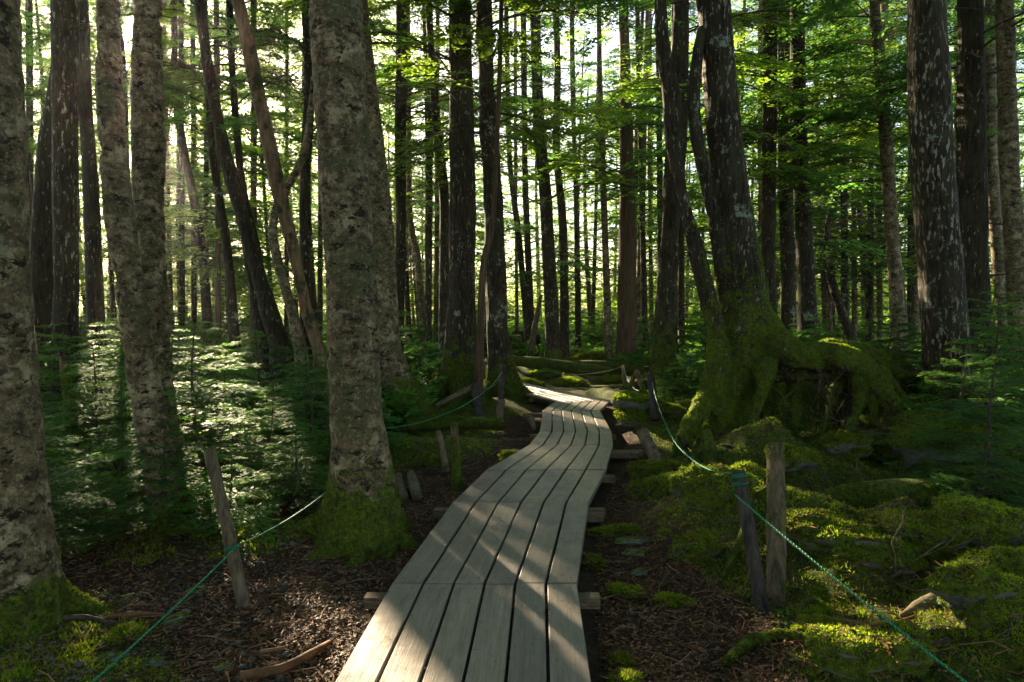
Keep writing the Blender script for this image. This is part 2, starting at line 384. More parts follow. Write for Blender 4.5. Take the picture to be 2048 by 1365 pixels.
SE1 = np.cross(SUN, [0, 0, 1.0]); SE1 /= np.linalg.norm(SE1); SE2 = np.cross(SE1, SUN)
GRES = .045; GN = 2200
_gi, _gj = np.meshgrid(np.arange(GN), np.arange(GN), indexing='ij')
_ga = ((_gi - GN / 2) * GRES).ravel(); _gb = ((_gj - GN / 2) * GRES).ravel()
_cn = np.stack([_ga * .75, _gb * .95, np.zeros_like(_ga)], 1)
GMAP = np.where(fbm(_cn, 2) * .55 + fbm(_cn * 4.1 + 9, 2) * .6 > OPEN, -1e6, 1e6).reshape(GN, GN)      # natural openings in the canopy, seen from the sun
GX = np.full((GN, GN), 1e6)
for _p, _r in zip(GP, GR):
    _a, _b, _t = _p @ SE1, _p @ SE2, _p @ SUN; _k = int(_r / GRES) + 2
    _ia, _ib = int(_a / GRES + GN / 2), int(_b / GRES + GN / 2)
    _sa, _sb = np.meshgrid(np.arange(_ia - _k, _ia + _k + 1), np.arange(_ib - _k, _ib + _k + 1), indexing='ij')
    _dd = np.hypot((_sa - GN / 2) * GRES - _a, (_sb - GN / 2) * GRES - _b) < _r
    GX[_sa[_dd], _sb[_dd]] = np.minimum(GX[_sa[_dd], _sb[_dd]], _t + .6)
    GMAP[_sa[_dd], _sb[_dd]] = np.minimum(GMAP[_sa[_dd], _sb[_dd]], _t + .6)
def in_gap(c, extra=0.0):
    i = np.clip((c @ SE1 / GRES + GN / 2).astype(int), 0, GN - 1); j = np.clip((c @ SE2 / GRES + GN / 2).astype(int), 0, GN - 1)
    return c @ SUN > (GX if extra else GMAP)[i, j]
def in_view(c):
    y = c[:, 1] * cp - (c[:, 2] - EYE) * sp; up = c[:, 1] * sp + (c[:, 2] - EYE) * cp
    ok = y > .1; yy = np.where(ok, y, 1)
    u = 1024 + F * c[:, 0] / yy; v = 682.5 - F * up / yy
    return ok & (u > -60) & (u < 2108) & (v > -60) & (v < 1420), u, v, y

# ------------------------------------------------------------------ the path's course and the ground
ZB = 0.16
J = [((690, 1330), None), ]
JL = [(-.905, 1.1), (-.728, 4.075), (-.509, 5.84), (-.267, 7.02), (.21, 8.33), (.385, 9.29), (.509, 11.2), (.79, 12.35), (.42, 13.15), (-.15, 14.4), (-1.0, 15.1), (-2.6, 15.5)]
JR = [(.285, 1.1), (.394, 4.075), (.667, 5.84), (.972, 7.02), (1.245, 8.33), (1.36, 9.29), (1.452, 11.2), (1.81, 12.5), (1.02, 14.0), (.20, 15.6), (-.9, 16.5), (-2.7, 16.9)]
MID = np.array([((a[0] + b[0]) / 2, (a[1] + b[1]) / 2) for a, b in zip(JL, JR)])
def path_dist(x, y):
    best = np.full(len(x), 1e9)
    for a, b in zip(MID[:-1], MID[1:]):
        d = b - a; t = np.clip(((x - a[0]) * d[0] + (y - a[1]) * d[1]) / (d @ d), 0, 1)
        best = np.minimum(best, np.hypot(x - a[0] - t * d[0], y - a[1] - t * d[1]))
    return best
# (x, y, rx, ry, height, moss)
BUMPS = [(2.75, 7.4, .8, .6, .50, 1), (1.75, 5.6, .55, .5, .34, 1), (2.7, 5.0, .9, .6, .30, 1), (3.9, 5.0, .7, .4, .12, 1), (2.55, 3.45, .45, .35, .20, 1.4), (1.85, 3.15, .35, .22, .12, 1.4),
         (4.3, 10.3, 1.5, .6, .95, -1.0), (5.1, 8.5, 1.2, .9, .5, 1), (2.05, 9.6, .7, .9, .22, .8), (1.9, 13.5, .9, 1.2, .25, .8), (1.3, 6.6, .3, .25, .10, .8),
         (-1.0, 12.3, .8, .7, .2, .8), (-.2, 13.0, .7, .7, .12, .8), (-2.6, 11.4, .8, .7, .25, .7), (-1.2, 8.9, .9, .5, .16, .9), (-1.9, 5.3, .35, .35, .12, 1), (-2.7, 3.6, .5, .4, .10, 1.3),
         (-2.2, 3.1, .5, .3, .08, 1.2), (1.2, 20, 1.6, 1.2, .3, .8), (0, 19, 2.5, 1, .25, .8), (-5, 9, 2, 1.5, .15, .2), (4, 4.2, .9, .5, .2, .9), (1.6, 4.6, .25, .2, .07, .9)]
def ground(x, y):
    x = np.asarray(x, float); y = np.asarray(y, float)
    pd = path_dist(x, y); k = sstep(.55, 1.6, pd)
    z = k * (.07 * fbm2(x, y, .7, 3) + .04 * fbm2(x, y, 2.7, 3, 5.0)) + .012 * fbm2(x, y, 9, 3, 9.0)
    right = sstep(.9, 2.2, x - np.interp(y, MID[:8, 1], MID[:8, 0])) * sstep(22, 9, y)
    z = z + right * (.20 * np.abs(fbm2(x, y, 1.5, 3, 2.0)) + .09 * fbm2(x, y, 4.2, 3, 3.0))
    z = z + right * .05 * sstep(.05, .45, fbm2(x, y, 7.5, 2, 6.0)) * sstep(12, 6, y)
    far = sstep(18, 60, y) * .5
    z = z + far * fbm2(x, y, .05, 2, 4.0) * 1.2
    z = z + .004 * np.maximum(0, np.hypot(x, y) - 90)
    for bx, by, rx, ry, h, m in BUMPS:
        q = ((x - bx) / rx) ** 2 + ((y - by) / ry) ** 2
        kk = np.exp(-q * .9) * (1 + .35 * fbm2(x, y, 2.6, 2, bx)) if h > .15 else np.exp(-q)
        z = z + h * kk * sstep(.62, .95, pd)
    return z - .01
def gz(x, y): return float(ground(np.array([x]), np.array([y]))[0])
def moss_amt(x, y):
    pd = path_dist(x, y)
    side = x - np.interp(y, MID[:8, 1], MID[:8, 0])
    m = .10 + .75 * sstep(1.25, 2.2, side) * sstep(2.4, 5.4, y + .8 * side) + .42 * sstep(-1.2, -2.6, side) * sstep(3, 6, y) + .55 * sstep(7.0, 9.5, y) * sstep(.8, 1.5, pd)
    m = m + .25 * fbm2(x, y, .9, 3, 1.0) - .25 * sstep(1.0, .6, pd)
    for bx, by, rx, ry, h, mm in BUMPS:
        q = ((x - bx) / (rx * 1.25)) ** 2 + ((y - by) / (ry * 1.25)) ** 2; m = m + mm * np.exp(-q * 1.1) * .8
    return np.clip(m, 0, 1)
def grow(a, b, n, p): return a + (b - a) * np.linspace(0, 1, n) ** p
xs = np.concatenate([-grow(7, 500, 70, 3.2)[::-1], np.arange(-6.96, 7, .045), grow(7, 500, 70, 3.2)])
ys = np.concatenate([-grow(-.4, 120, 20, 2)[::-1], np.arange(.45, 14, .045), grow(14, 700, 130, 2.6)])
ys = np.unique(np.round(ys, 4)); xs = np.unique(np.round(xs, 4))
X, Y = np.meshgrid(xs, ys); x_, y_ = X.ravel(), Y.ravel()
Z = ground(x_, y_); MS = moss_amt(x_, y_)
nx = len(xs); i = np.arange(len(ys) - 1)[:, None] * nx; j = np.arange(nx - 1)[None, :]
Qg = np.stack([i + j, i + j + 1, i + nx + j + 1, i + nx + j], -1).reshape(-1, 4)
def _bil(G_, x, y):
    x = np.asarray(x, float); y = np.asarray(y, float)
    a = np.clip(np.searchsorted(xs, x) - 1, 0, len(xs) - 2); b = np.clip(np.searchsorted(ys, y) - 1, 0, len(ys) - 2)
    fx = (x - xs[a]) / (xs[a + 1] - xs[a]); fy = (y - ys[b]) / (ys[b + 1] - ys[b])
    return (G_[b, a] * (1 - fx) + G_[b, a + 1] * fx) * (1 - fy) + (G_[b + 1, a] * (1 - fx) + G_[b + 1, a + 1] * fx) * fy
_Zg = Z.reshape(len(ys), nx); _Mg = MS.reshape(len(ys), nx)
def ground(x, y): return _bil(_Zg, x, y)
def moss_amt(x, y): return _bil(_Mg, x, y)
tag(obj('ground', make_mesh('ground', np.stack([x_, y_, Z], 1), [(Qg, M['ground'])], True, attr=MS)), kind='structure')

# ------------------------------------------------------------------ boardwalk
bw = thing('boardwalk', 'weathered six-plank wooden boardwalk winding away through the forest', 'boardwalk', (MID[1][0], MID[1][1], 0))
def plank(a0, b0, a1, b1, zt0, zt1, th=.045, rs=None):
    """quad footprint a0-b0 (near), a1-b1 (far); rounded top edges, nail heads near the ends"""
    O = np.array([MID[1][0], MID[1][1]])
    a0, b0, a1, b1 = [np.asarray(q) - O for q in (a0, b0, a1, b1)]
    prof = [(0, -th), (0, -.005), (.006, 0), (1 - .006, 0), (1, -.005), (1, -th)]
    wd = np.linalg.norm(b0 - a0); L = np.linalg.norm((a1 + b1) / 2 - (a0 + b0) / 2)
    K = 7; V = []; UV = []
    wob = rs.normal(0, .0012, K + 1)
    for k in range(K + 1):
        t = k / K; a = a0 + (a1 - a0) * t; b = b0 + (b1 - b0) * t; zt = zt0 + (zt1 - zt0) * t + wob[k]
        for s, dz in prof:
            if s == .006: s = .005 / wd
            if s == .994: s = 1 - .005 / wd
            p = a + (b - a) * s; cup = -.0015 * (1 - (2 * s - 1) ** 2)
            V.append((p[0], p[1], zt + dz + (cup if dz == 0 else 0))); UV.append((t * L, s * wd + (dz if dz < -.01 else 0)))
    n = 6; Q = []
    for k in range(K):
        for q in range(n):
            q2 = (q + 1) % n; Q.append((k * n + q, k * n + q2, (k + 1) * n + q2, (k + 1) * n + q))
    Q = np.array(Q)[:, ::-1]
    ends = np.array([(0, 1, 4, 5), (1, 2, 3, 4), (K * n + 5, K * n + 4, K * n + 1, K * n), (K * n + 4, K * n + 3, K * n + 2, K * n + 1)])
    nv = []; nf = []; base = len(V)
    for t in (.07 / L, 1 - .07 / L):
        for s in (.24, .76):
            a = a0 + (a1 - a0) * t; b = b0 + (b1 - b0) * t; c = a + (b - a) * s; z = zt0 + (zt1 - zt0) * t + .0016
            k0 = base + len(nv)
            for e in range(8): nv.append((c[0] + .006 * math.cos(e * math.pi / 4), c[1] + .006 * math.sin(e * math.pi / 4), z))
            nf += [(k0, k0 + 1, k0 + 2, k0 + 3), (k0, k0 + 3, k0 + 4, k0 + 7), (k0 + 4, k0 + 5, k0 + 6, k0 + 7)]
    V = V + nv; UV = UV + [(0, 0)] * len(nv)
    allq = np.vstack([Q, ends, nf]); uv = np.array(UV)[allq.ravel()]
    me = make_mesh('plank', V, [(np.vstack([Q, ends]), M['board']), (np.array(nf), M['nail'])], False, uv=uv)
    return obj('plank', me, bw)
rs = np.random.RandomState(3)
for s in range(len(JL) - 1):
    A0, B0, A1, B1 = map(np.array, (JL[s], JR[s], JL[s + 1], JR[s + 1]))
    dirm = (A1 + B1) / 2 - (A0 + B0) / 2; Ls = np.linalg.norm(dirm); g0 = .003 / Ls
    dz0 = rs.normal(0, .002)
    for k in range(6):
        e = .0085 / np.linalg.norm(B0 - A0); f0, f1 = k / 6 + e, (k + 1) / 6 - e
        if k == 0: f0 = 0
        if k == 5: f1 = 1
        j0 = rs.uniform(.003, .008) / Ls; j1 = 1 - rs.uniform(.003, .008) / Ls
        def at(f, t): p0 = A0 + (B0 - A0) * f; p1 = A1 + (B1 - A1) * f; return p0 + (p1 - p0) * t
        z0 = ZB + dz0 + rs.normal(0, .0015); z1 = ZB + rs.normal(0, .0015)
        plank(at(f0, j0), at(f1, j0), at(f0, j1), at(f1, j1), z0, z1, rs=rs)
def box_between(p, q, wd, h, ztop):
    p, q = np.asarray(p, float), np.asarray(q, float); d = (q - p) / np.linalg.norm(q - p); nrm = np.array([-d[1], d[0]]) * wd / 2
    b = .004; V = []
    for e in (p, q):
        for s, z in ((-1, -h), (-1, -b), (-1 + .1, 0), (1 - .1, 0), (1, -b), (1, -h)):
            V.append((*(e + nrm * s), ztop + z))
    Q = [(k, (k + 1) % 6, 6 + (k + 1) % 6, 6 + k) for k in range(6)] + [(0, 5, 4, 1), (1, 4, 3, 2), (6, 7, 10, 11), (7, 8, 9, 10)]
    return np.array(V), np.array(Q)
O2 = np.array([MID[1][0], MID[1][1]])
for s, eL, eR, dy in [(1, .15, .13, -.06), (2, .16, .13, -.05), (2, -.2, .10, -.17), (3, .05, .09, -.05), (4, .34, .34, -.10), (4, -.2, .28, -.2), (6, .30, .05, 0), (7, .12, .1, 0), (8, .1, .1, 0), (9, .1, .1, 0), (10, .1, .1, 0), (5, .14, .06, 0)]:
    a, b = np.array(JL[s]), np.array(JR[s]); d = (b - a) / np.linalg.norm(b - a)
    a = a - d * eL + [0, dy]; b = b + d * eR + [0, dy]
    V, Q = box_between(a - O2, b - O2, .09, .065, ZB - .047)
    obj('support_beam', make_mesh('support_beam', V, [(Q, M['beam'])], False), bw)
for side, JJ in ((0, JL), (1, JR)):      # edge joists below the outer planks
    for s in range(1, len(JJ) - 1):
        sh = .10 if side == 0 else -.10
        a, b = np.array(JJ[s]) + [sh, 0], np.array(JJ[s + 1]) + [sh, 0]
        if s >= 7: a, b = (np.array(JJ[s]) * .88 + np.array((JR if side == 0 else JL)[s]) * .12), (np.array(JJ[s + 1]) * .88 + np.array((JR if side == 0 else JL)[s + 1]) * .12)
        V, Q = box_between(a - O2, b - O2, .05, .085, ZB - .052)
        obj('joist', make_mesh('joist', V, [(Q, M['beam'])], False), bw)
# ------------------------------------------------------------------ foliage: flat sprays of twigs, each twig tip a small blade (or a comb of needles close by)
def rotz(a): c, s = math.cos(a), math.sin(a); return np.array([[c, -s, 0], [s, c, 0], [0, 0, 1.0]])
def roty(a): c, s = math.cos(a), math.sin(a); return np.array([[c, 0, s], [0, 1.0, 0], [-s, 0, c]])
def spray(rs, L, fing, comb=False, bare=.25, lat=.40, nlat=None, droop=.18, wr=.016):
    K = 9; s = np.linspace(0, 1, K)
    ax = np.stack([L * s, L * .05 * np.sin(s * 5 + rs.uniform(0, 6)) * s, L * (.10 * np.sin(s * 3) - droop * s ** 2)], 1)
    g = Geo(); V, Q, T = tube(ax, wr * (1.05 - s) + .0025, 4, cap=False); g.add(V, Q)
    nl = nlat or max(6, int(L / (fing * .95))); lf = []; tips = []
    for k in range(nl):
        t = bare + (1 - bare) * (k + rs.uniform(.1, .9)) / nl
        env = math.sin(math.pi * min(1, .18 + .82 * (1 - t) ** .85)) if t > .5 else .55 + .45 * (t - bare) / (.5 - bare + 1e-6)
        env = max(.12, min(1, (1 - t) * 1.9)) * (0.5 + 0.5 * min(1, (t - bare + .1) * 3))
        for side in (-1, 1):
            ll = L * lat * env * rs.uniform(.65, 1.15)
            p0 = np.array([np.interp(t, s, ax[:, q]) for q in range(3)])
            an = side * R(rs.uniform(42, 66)); dv = np.array([math.cos(an), math.sin(an), rs.uniform(-.22, .10)])
            p1 = p0 + dv * ll; p1[2] -= .10 * ll
            mid = (p0 + p1) / 2 + [0, 0, .04 * ll]
            V, Q, T = tube(np.array([p0, mid, p1]), [wr * .28 + .0006, wr * .2 + .0006, .001], 3, cap=False); g.add(V, Q)
            nf = max(2, int(ll / (fing * .40)))
            for f in range(nf + 1):
                u = (f + .4) / nf; fs = (1 if f % 2 else -1); q0 = p0 + (p1 - p0) * min(1, u) + [0, 0, .08 * ll * u * (1 - u) * 2]
                fa = an + fs * R(rs.uniform(30, 58)) if f < nf else an
                fl = fing * rs.uniform(.7, 1.2) * (1.1 - .45 * u)
                d = np.array([math.cos(fa), math.sin(fa), rs.uniform(-.30, .12)]); d /= np.linalg.norm(d)
                wv = np.cross(d, [0, 0, 1.0]); wv /= np.linalg.norm(wv); wv = wv + np.array([0, 0, rs.uniform(-.5, .5)])
                tp = 1 if (f >= nf - 1) else 0
                if not comb:
                    w_ = fl * .22
                    lf.append([q0, q0 + d * fl * .45 + wv * w_, q0 + d * fl, q0 + d * fl * .45 - wv * w_]); tips.append(tp)
                else:
                    nn = 6
                    for e in range(nn):
                        a = q0 + d * fl * (e + .5) / nn
                        nlng = fing * .27 * (1 - .35 * (e / nn)) * rs.uniform(.8, 1.2)
                        for sd in (-1, 1):
                            nd = d * .62 + wv * sd * .78; nw = d * (fing * .062)
                            b = a + nd * nlng + [0, 0, rs.uniform(-.004, .004)]
                            lf.append([a - nw, a + nw, b + nw * .5, b - nw * .5]); tips.append(tp)
    return np.concatenate(g.V), np.concatenate(g.Q['a']), np.array(lf), np.array(tips)
def bare_branch(rs, L, wr=.018):
    g = Geo(); K = 8; s = np.linspace(0, 1, K)
    ax = np.stack([L * s, L * .10 * np.sin(s * rs.uniform(3, 6) + rs.uniform(0, 6)) * s, L * (rs.uniform(-.25, .25) * s + .10 * np.sin(s * 6 + rs.uniform(0, 6)) * s)], 1)
    V, Q, T = tube(ax, wr * (1.02 - s) + .002, 5, cap=False); g.add(V, Q)
    for k in range(int(5 + L * 3)):
        t = rs.uniform(.2, .95); p0 = np.array([np.interp(t, s, ax[:, q]) for q in range(3)]); an = rs.choice([-1, 1]) * R(rs.uniform(30, 75)); ll = L * .35 * (1.1 - t) * rs.uniform(.4, 1.2)
        d = np.array([math.cos(an), math.sin(an), rs.uniform(-.5, .5)]); p1 = p0 + d * ll; m = (p0 + p1) / 2 + rs.normal(0, .06 * ll, 3)
        V, Q, T = tube(np.array([p0, m, p1]), [wr * .35, wr * .25, .0015], 3, cap=False); g.add(V, Q)
        m2 = m + np.array([math.cos(an * .3), math.sin(an * .3), rs.uniform(-.4, .4)]) * ll * .5
        V, Q, T = tube(np.array([m, (m + m2) / 2 + rs.normal(0, .02 * ll, 3), m2]), [wr * .2, wr * .15, .001], 3, cap=False); g.add(V, Q)
    return np.concatenate(g.V), np.concatenate(g.Q['a']), np.zeros((0, 4, 3)), np.zeros(0)
rs = np.random.RandomState(11)
SP_NEAR = [spray(rs, 2.6, .12, bare=rs.uniform(.25, .45)) for _ in range(6)]
SP_FAR = [spray(rs, 2.6, .22, bare=rs.uniform(.2, .4)) for _ in range(5)]
BARE = [bare_branch(rs, 2.2) for _ in range(5)]

def crown(rs, cfn, rfn, z0, z1, nb, Lmax, base, dist, nbare=0, zb0=1.6, green='leaf', cull=True, minY=7.5, name='crown', az_avoid=None):
    """cfn(z)->xy of the stem in the world; returns a mesh in coordinates relative to base"""
    WV = []; WQ = []; LV = []; n = 0
    top_vis = EYE + .5 * dist + 1
    jobs = [(z0 + (z1 - z0) * ((k + rs.rand()) / nb), 0) for k in range(nb)] + [(zb0 + (z0 + 2 - zb0) * rs.rand(), 1) for k in range(nbare)]
    for k, (z, dead) in enumerate(jobs):
        az = rs.uniform(0, 2 * math.pi); h = (z - z0) / max(.1, z1 - z0)
        tl = BARE if dead else (SP_NEAR if (dist < 17 and z < top_vis) else SP_FAR)
        wv, wq, lq, tp = tl[rs.randint(len(tl))]
        L = Lmax * (rs.uniform(.6, 1.1)) * (1 if h < .35 else 1.05 - .75 * ((h - .35) / .65))
        if dead: L *= rs.uniform(.35, .8)
        s = L / 2.6
        Rm = rotz(az) @ roty(-R(rs.uniform(-14, 10) + 22 * max(0, h))) @ np.array([[1, 0, 0], [0, math.cos(q := rs.uniform(-.25, .25)), -math.sin(q)], [0, math.sin(q), math.cos(q)]])
        cx, cy = cfn(z); c = np.array([cx, cy, z])
        wvw = wv @ Rm.T * s + c
        if cull:
            ok, u, v, yy = in_view(wvw)
            if (ok & (wvw[:, 1] < minY)).any() and dead: continue
        if cull and in_gap(wvw, 1).mean() > .10: continue
        if cull and (in_view(wvw)[0] & (wvw[:, 1] < minY)).mean() > .15: continue
        WV.append(wvw - base); WQ.append(wq + n); n += len(wv)
        if len(lq):
            q = lq.reshape(-1, 3) @ Rm.T * s + c; q = q.reshape(-1, 4, 3); cc = q.mean(1)
            if cull:
                bad = in_gap(cc) if len(cc) else np.zeros(0, bool)
                ok, u, v, yy = in_view(cc); bad |= ok & (cc[:, 1] < minY)
                q = q[~bad]
            LV.append(q.reshape(-1, 3) - base)
    LV = np.concatenate(LV) if LV else np.zeros((0, 3)); LQ = np.arange(len(LV)).reshape(-1, 4) + n
    return make_mesh(name, np.concatenate(WV + [LV]), [(np.concatenate(WQ), M['twig']), (LQ, M[green])], False)

def stem_world(px, d, H, zg=None, lean_keep=.5):
    """photo course of a stem at distance d -> world centreline (bottom first) and radii"""
    pts = [P(u, v, d) for u, v, w_ in px][::-1]; rad = [w_ / 2 * d / F * 1.0 for u, v, w_ in px][::-1]
    # above the picture: go on in the same direction, straightening and thinning
    dr = pts[-1] - pts[-2]; dr = dr / max(1e-6, dr[2]); z = pts[-1][2]; r0 = rad[-1]; k = 1.0; p = pts[-1]
    while z < H:
        st = min(1.5, H - z + 1e-3); k *= .75
        p = p + np.array([dr[0] * k, dr[1] * k, 1]) * st; z += st; pts.append(p); rad.append(max(.03, r0 * max(.12, 1 - (z - pts[-1 - 0][2] + st) * 0 - (z - P(1024, 0, d)[2]) / (H * 1.15))))
    # below: down into the ground
    b = pts[0]; g = gz(b[0], b[1]) if zg is None else zg
    if b[2] > g + .02:
        dr = (pts[0] - pts[1]); dr = dr / max(1e-6, -dr[2]) * .6; h = b[2] - g
        q = b + np.array([dr[0] * h, dr[1] * h, -h]); r = rad[0]
        if h > .5: pts.insert(0, b + (q - b) * max(.3, 1 - .35 / h)); rad.insert(0, r * 1.08)
        pts.insert(0, q); rad.insert(0, r * 1.55)
        pts.insert(0, q + np.array([0, 0, -.25])); rad.insert(0, r * 1.9)
    else:
        pts.insert(0, pts[0] + (pts[0] - pts[1]) * .15 + np.array([0, 0, -.2])); rad.insert(0, rad[0] * 1.1)
    return np.array(pts), np.array(rad)
def interp_stem(pts):
    z = pts[:, 2]; return lambda q: (float(np.interp(q, z, pts[:, 0])), float(np.interp(q, z, pts[:, 1])))
def base_of(pts):
    b = pts[1] if len(pts) > 2 else pts[0]; return np.array([b[0], b[1], gz(b[0], b[1])])
def displace(V, Q, kind, seed, amp=1.0):
    Nn = vnormals(V, Q)
    a = fbm(V * [2.2, 2.2, 1.1] + seed, 3) * .030
    if kind in ('dark', 'red'): b = fbm(V * [17, 17, 2.2] + seed, 2) * .016
    elif kind == 'mottled': b = fbm(V * [8, 8, 11] + seed, 3) * .012 - .02 * sstep(.38, .5, fbm(V * [6, 6, 8] + seed * 2, 2))
    else: b = fbm(V * [16, 16, 2.5] + seed, 2) * .012
    return V + Nn * ((a + b) * amp)[:, None]
def surface_pts(V, Q, n, rs):
    A = np.linalg.norm(np.cross(V[Q[:, 2]] - V[Q[:, 0]], V[Q[:, 3]] - V[Q[:, 1]]), axis=1)
    k = rs.choice(len(Q), n, p=A / A.sum()); u = rs.rand(n, 1); v = rs.rand(n, 1); q = V[Q[k]]
    p = q[:, 0] * (1 - u) * (1 - v) + q[:, 1] * u * (1 - v) + q[:, 2] * u * v + q[:, 3] * (1 - u) * v
    nn = np.cross(q[:, 2] - q[:, 0], q[:, 3] - q[:, 1]); nn /= np.linalg.norm(nn, axis=1)[:, None] + 1e-12
    return p, nn
def blades(p, nn, rs, L=.022, wd=.004, spread=.8):
    n = len(p); d = nn + rs.normal(0, spread, (n, 3)) * .6; d /= np.linalg.norm(d, axis=1)[:, None]
    t = np.cross(d, rs.normal(0, 1, (n, 3))); t /= np.linalg.norm(t, axis=1)[:, None] + 1e-9
    l = L * rs.uniform(.5, 1.3, (n, 1)); a = p - nn * .003
    V = np.stack([a - t * wd, a + t * wd, a + d * l * .6 + t * wd * .8, a + d * l], 1).reshape(-1, 3)
    return V, np.arange(n * 4).reshape(-1, 4)
def moss_coat(V, Q, n, rs, zmax, parent, up=-.2, L=.02, wd=.0035, keep=None):
    p, nn = surface_pts(V, Q, n, rs)
    k = fbm(p * 5.0 + 5, 3) * 1.5 + (zmax - p[:, 2]) / max(.2, zmax) * .9 + nn[:, 2] * .9 + (fbm(p * 14, 2)) * .3 > .15 - up
    if keep is not None: k &= keep(p, nn)
    p, nn = p[k], nn[k]
    if len(p) < 50: return
    vv, qq = blades(p, nn, rs, L, wd); obj('moss', make_mesh('moss', vv, [(qq, M['moss_trunk' if zmax < 1.7 else 'moss_blade'])], False), parent)

SEED = [0]
def tree(name, label, px, d, kind, cat='tree', H=15, z0=4.0, nb=44, Lmax=2.4, nbare=10, mh=.4, lichen=0.0, roots=0, voxel=.022, extra=None, green='leaf', moss=0, minY=7.5, hero=False, group=None, root_r=1.0, zb0=1.8, root_px=None, z1=None):
    SEED[0] += 1; sd = SEED[0]; rs = np.random.RandomState(100 + sd)
    pts, rad = stem_world(px, d, H); base = base_of(pts)
    t = thing(name, label, cat, base, group)
    stems = [(pts, rad)]
    for e, de in (extra or []): stems.append(stem_world(e[0], de, e[1]) if isinstance(e, tuple) else stem_world(e, de, H))
    if hero:
        tb = [tube(a, r, 22, .3) for a, r in stems]; rt = []
        r0 = float(np.interp(base[2] + .5, pts[:, 2], rad))
        a0 = rs.uniform(0, 6.28)
        for k in range(roots):
            az = a0 + k * 2 * math.pi / roots + rs.uniform(-.3, .3); ln = rs.uniform(.45, 1.0) * root_r * (r0 / .2) ** .6
            q = []; rr = []
            for m_ in range(7):
                s = m_ / 6; x = base[0] + math.cos(az + .35 * math.sin(s * 3 + k)) * (r0 * .35 + ln * s); y = base[1] + math.sin(az + .35 * math.sin(s * 3 + k)) * (r0 * .35 + ln * s)
                zz = gz(x, y) + (.42 * (1 - s) ** 2.4 * root_r - .05 * s); q.append((x, y, zz)); rr.append(r0 * (.42 * (1 - s) ** .8 + .07))
            rt.append(tube(q, rr, 10, .1))
        for e, rr in (root_px or []): rt.append(tube([P(u, v, dd) for u, v, w_, dd in e], [w_ / 2 * dd / F for u, v, w_, dd in e], 14, .12))
        V, Q = fuse(tb + rt, voxel); V = V - base; V = displace(V, Q, kind, sd * 3.3)
        if root_px: lo = sstep(1.6, .9, V[:, 2]); V = V + vnormals(V, Q) * (lo * (.045 * fbm(V * 4.0 + 3, 3) + .02 * fbm(V * 12, 2)))[:, None]
        if root_px:
            fc = V[Q].mean(1) + base; isr = np.zeros(len(Q), bool); dr_ = np.full(len(Q), 9.0); ds_ = np.full(len(Q), 9.0)
            for a, r in stems:
                a, r = resample(a, r, .15)
                for p, q in zip(a, r): ds_ = np.minimum(ds_, np.linalg.norm(fc - p, axis=1) - q)
            for e, rr in root_px:
                a, r = resample([P(u, v, dd) for u, v, w_, dd in e], [w_ / 2 * dd / F for u, v, w_, dd in e], .12)
                for p, q in zip(a, r): dr_ = np.minimum(dr_, np.linalg.norm(fc - p, axis=1) - q)
            isr = (dr_ < ds_) & (fc[:, 2] < base[2] + 1.5)
            for nm, msk in (('trunk', ~isr), ('root', isr)):
                Qm = Q[msk]; us, inv = np.unique(Qm, return_inverse=True); o = obj(nm, make_mesh(nm, V[us], [(inv.reshape(-1, 4), bark(kind, mh, lichen))], True), t)
        else:
            obj('trunk', make_mesh('trunk', V, [(Q, bark(kind, mh, lichen))], True), t)
        if moss: moss_coat(V, Q[V[Q].mean(1)[:, 2] < mh * 1.6 + .3], moss, rs, mh, t, L=.02 * max(1, d / 7), wd=.0032 * max(1, d / 6))
    else:
        g = Geo()
        for a, r in stems:
            V, Q, T = tube(a, r, 14 if d < 20 else 10, .22 if d < 20 else .5, jit=.10, seed=sd); g.add(V - base, Q, T)
        obj('trunk', g.mesh('trunk', {'a': bark(kind, mh, lichen)}), t)
    c = interp_stem(pts[np.argsort(pts[:, 2])])
    if nb + nbare > 0:
        obj('crown', crown(rs, c, None, z0, z1 or H, nb, Lmax, base, d, nbare, zb0, green, minY=minY), t)
    return t
exec_trees = True
# ---- the trees one can tell apart, nearest first
HZ = 15
tree('fir_tree', 'thick pale mottled trunk cut off by the left picture edge, mossy foot', [(-52, 0, 150), (-43, 200, 150), (-36, 400, 150), (-24, 650, 154), (-14, 800, 158), (2, 980, 164), (12, 1120, 185), (10, 1220, 225), (8, 1290, 260)], 3.7, 'mottled', H=13, z0=6.5, nb=55, Lmax=3.4, nbare=0, mh=.30, roots=5, hero=True, moss=26000, voxel=.018, root_r=.6)
tree('fir_tree', 'thickest pale mottled fir with green mossy foot, left of the boardwalk', [(674, 0, 102), (680, 200, 102), (691, 400, 100), (703, 600, 98), (713, 800, 100), (719, 900, 112), (721, 980, 136), (722, 1045, 172), (722, 1090, 200)], 5.3, 'mottled', H=14, z0=7, nb=60, Lmax=3.4, nbare=0, mh=.62, roots=7, hero=True, moss=30000, voxel=.017, root_r=.7)
tree('fir_tree', 'mottled trunk standing close behind the thickest fir, touching it on the right', [(712, 0, 46), (718, 100, 54), (733, 260, 58), (752, 400, 62), (766, 600, 56), (774, 700, 60), (795, 780, 84), (812, 826, 120)], 10.8, 'mottled', H=14, z0=7.5, nb=50, Lmax=3.2, nbare=0, mh=.75, roots=6, hero=True, moss=16000, voxel=.022)
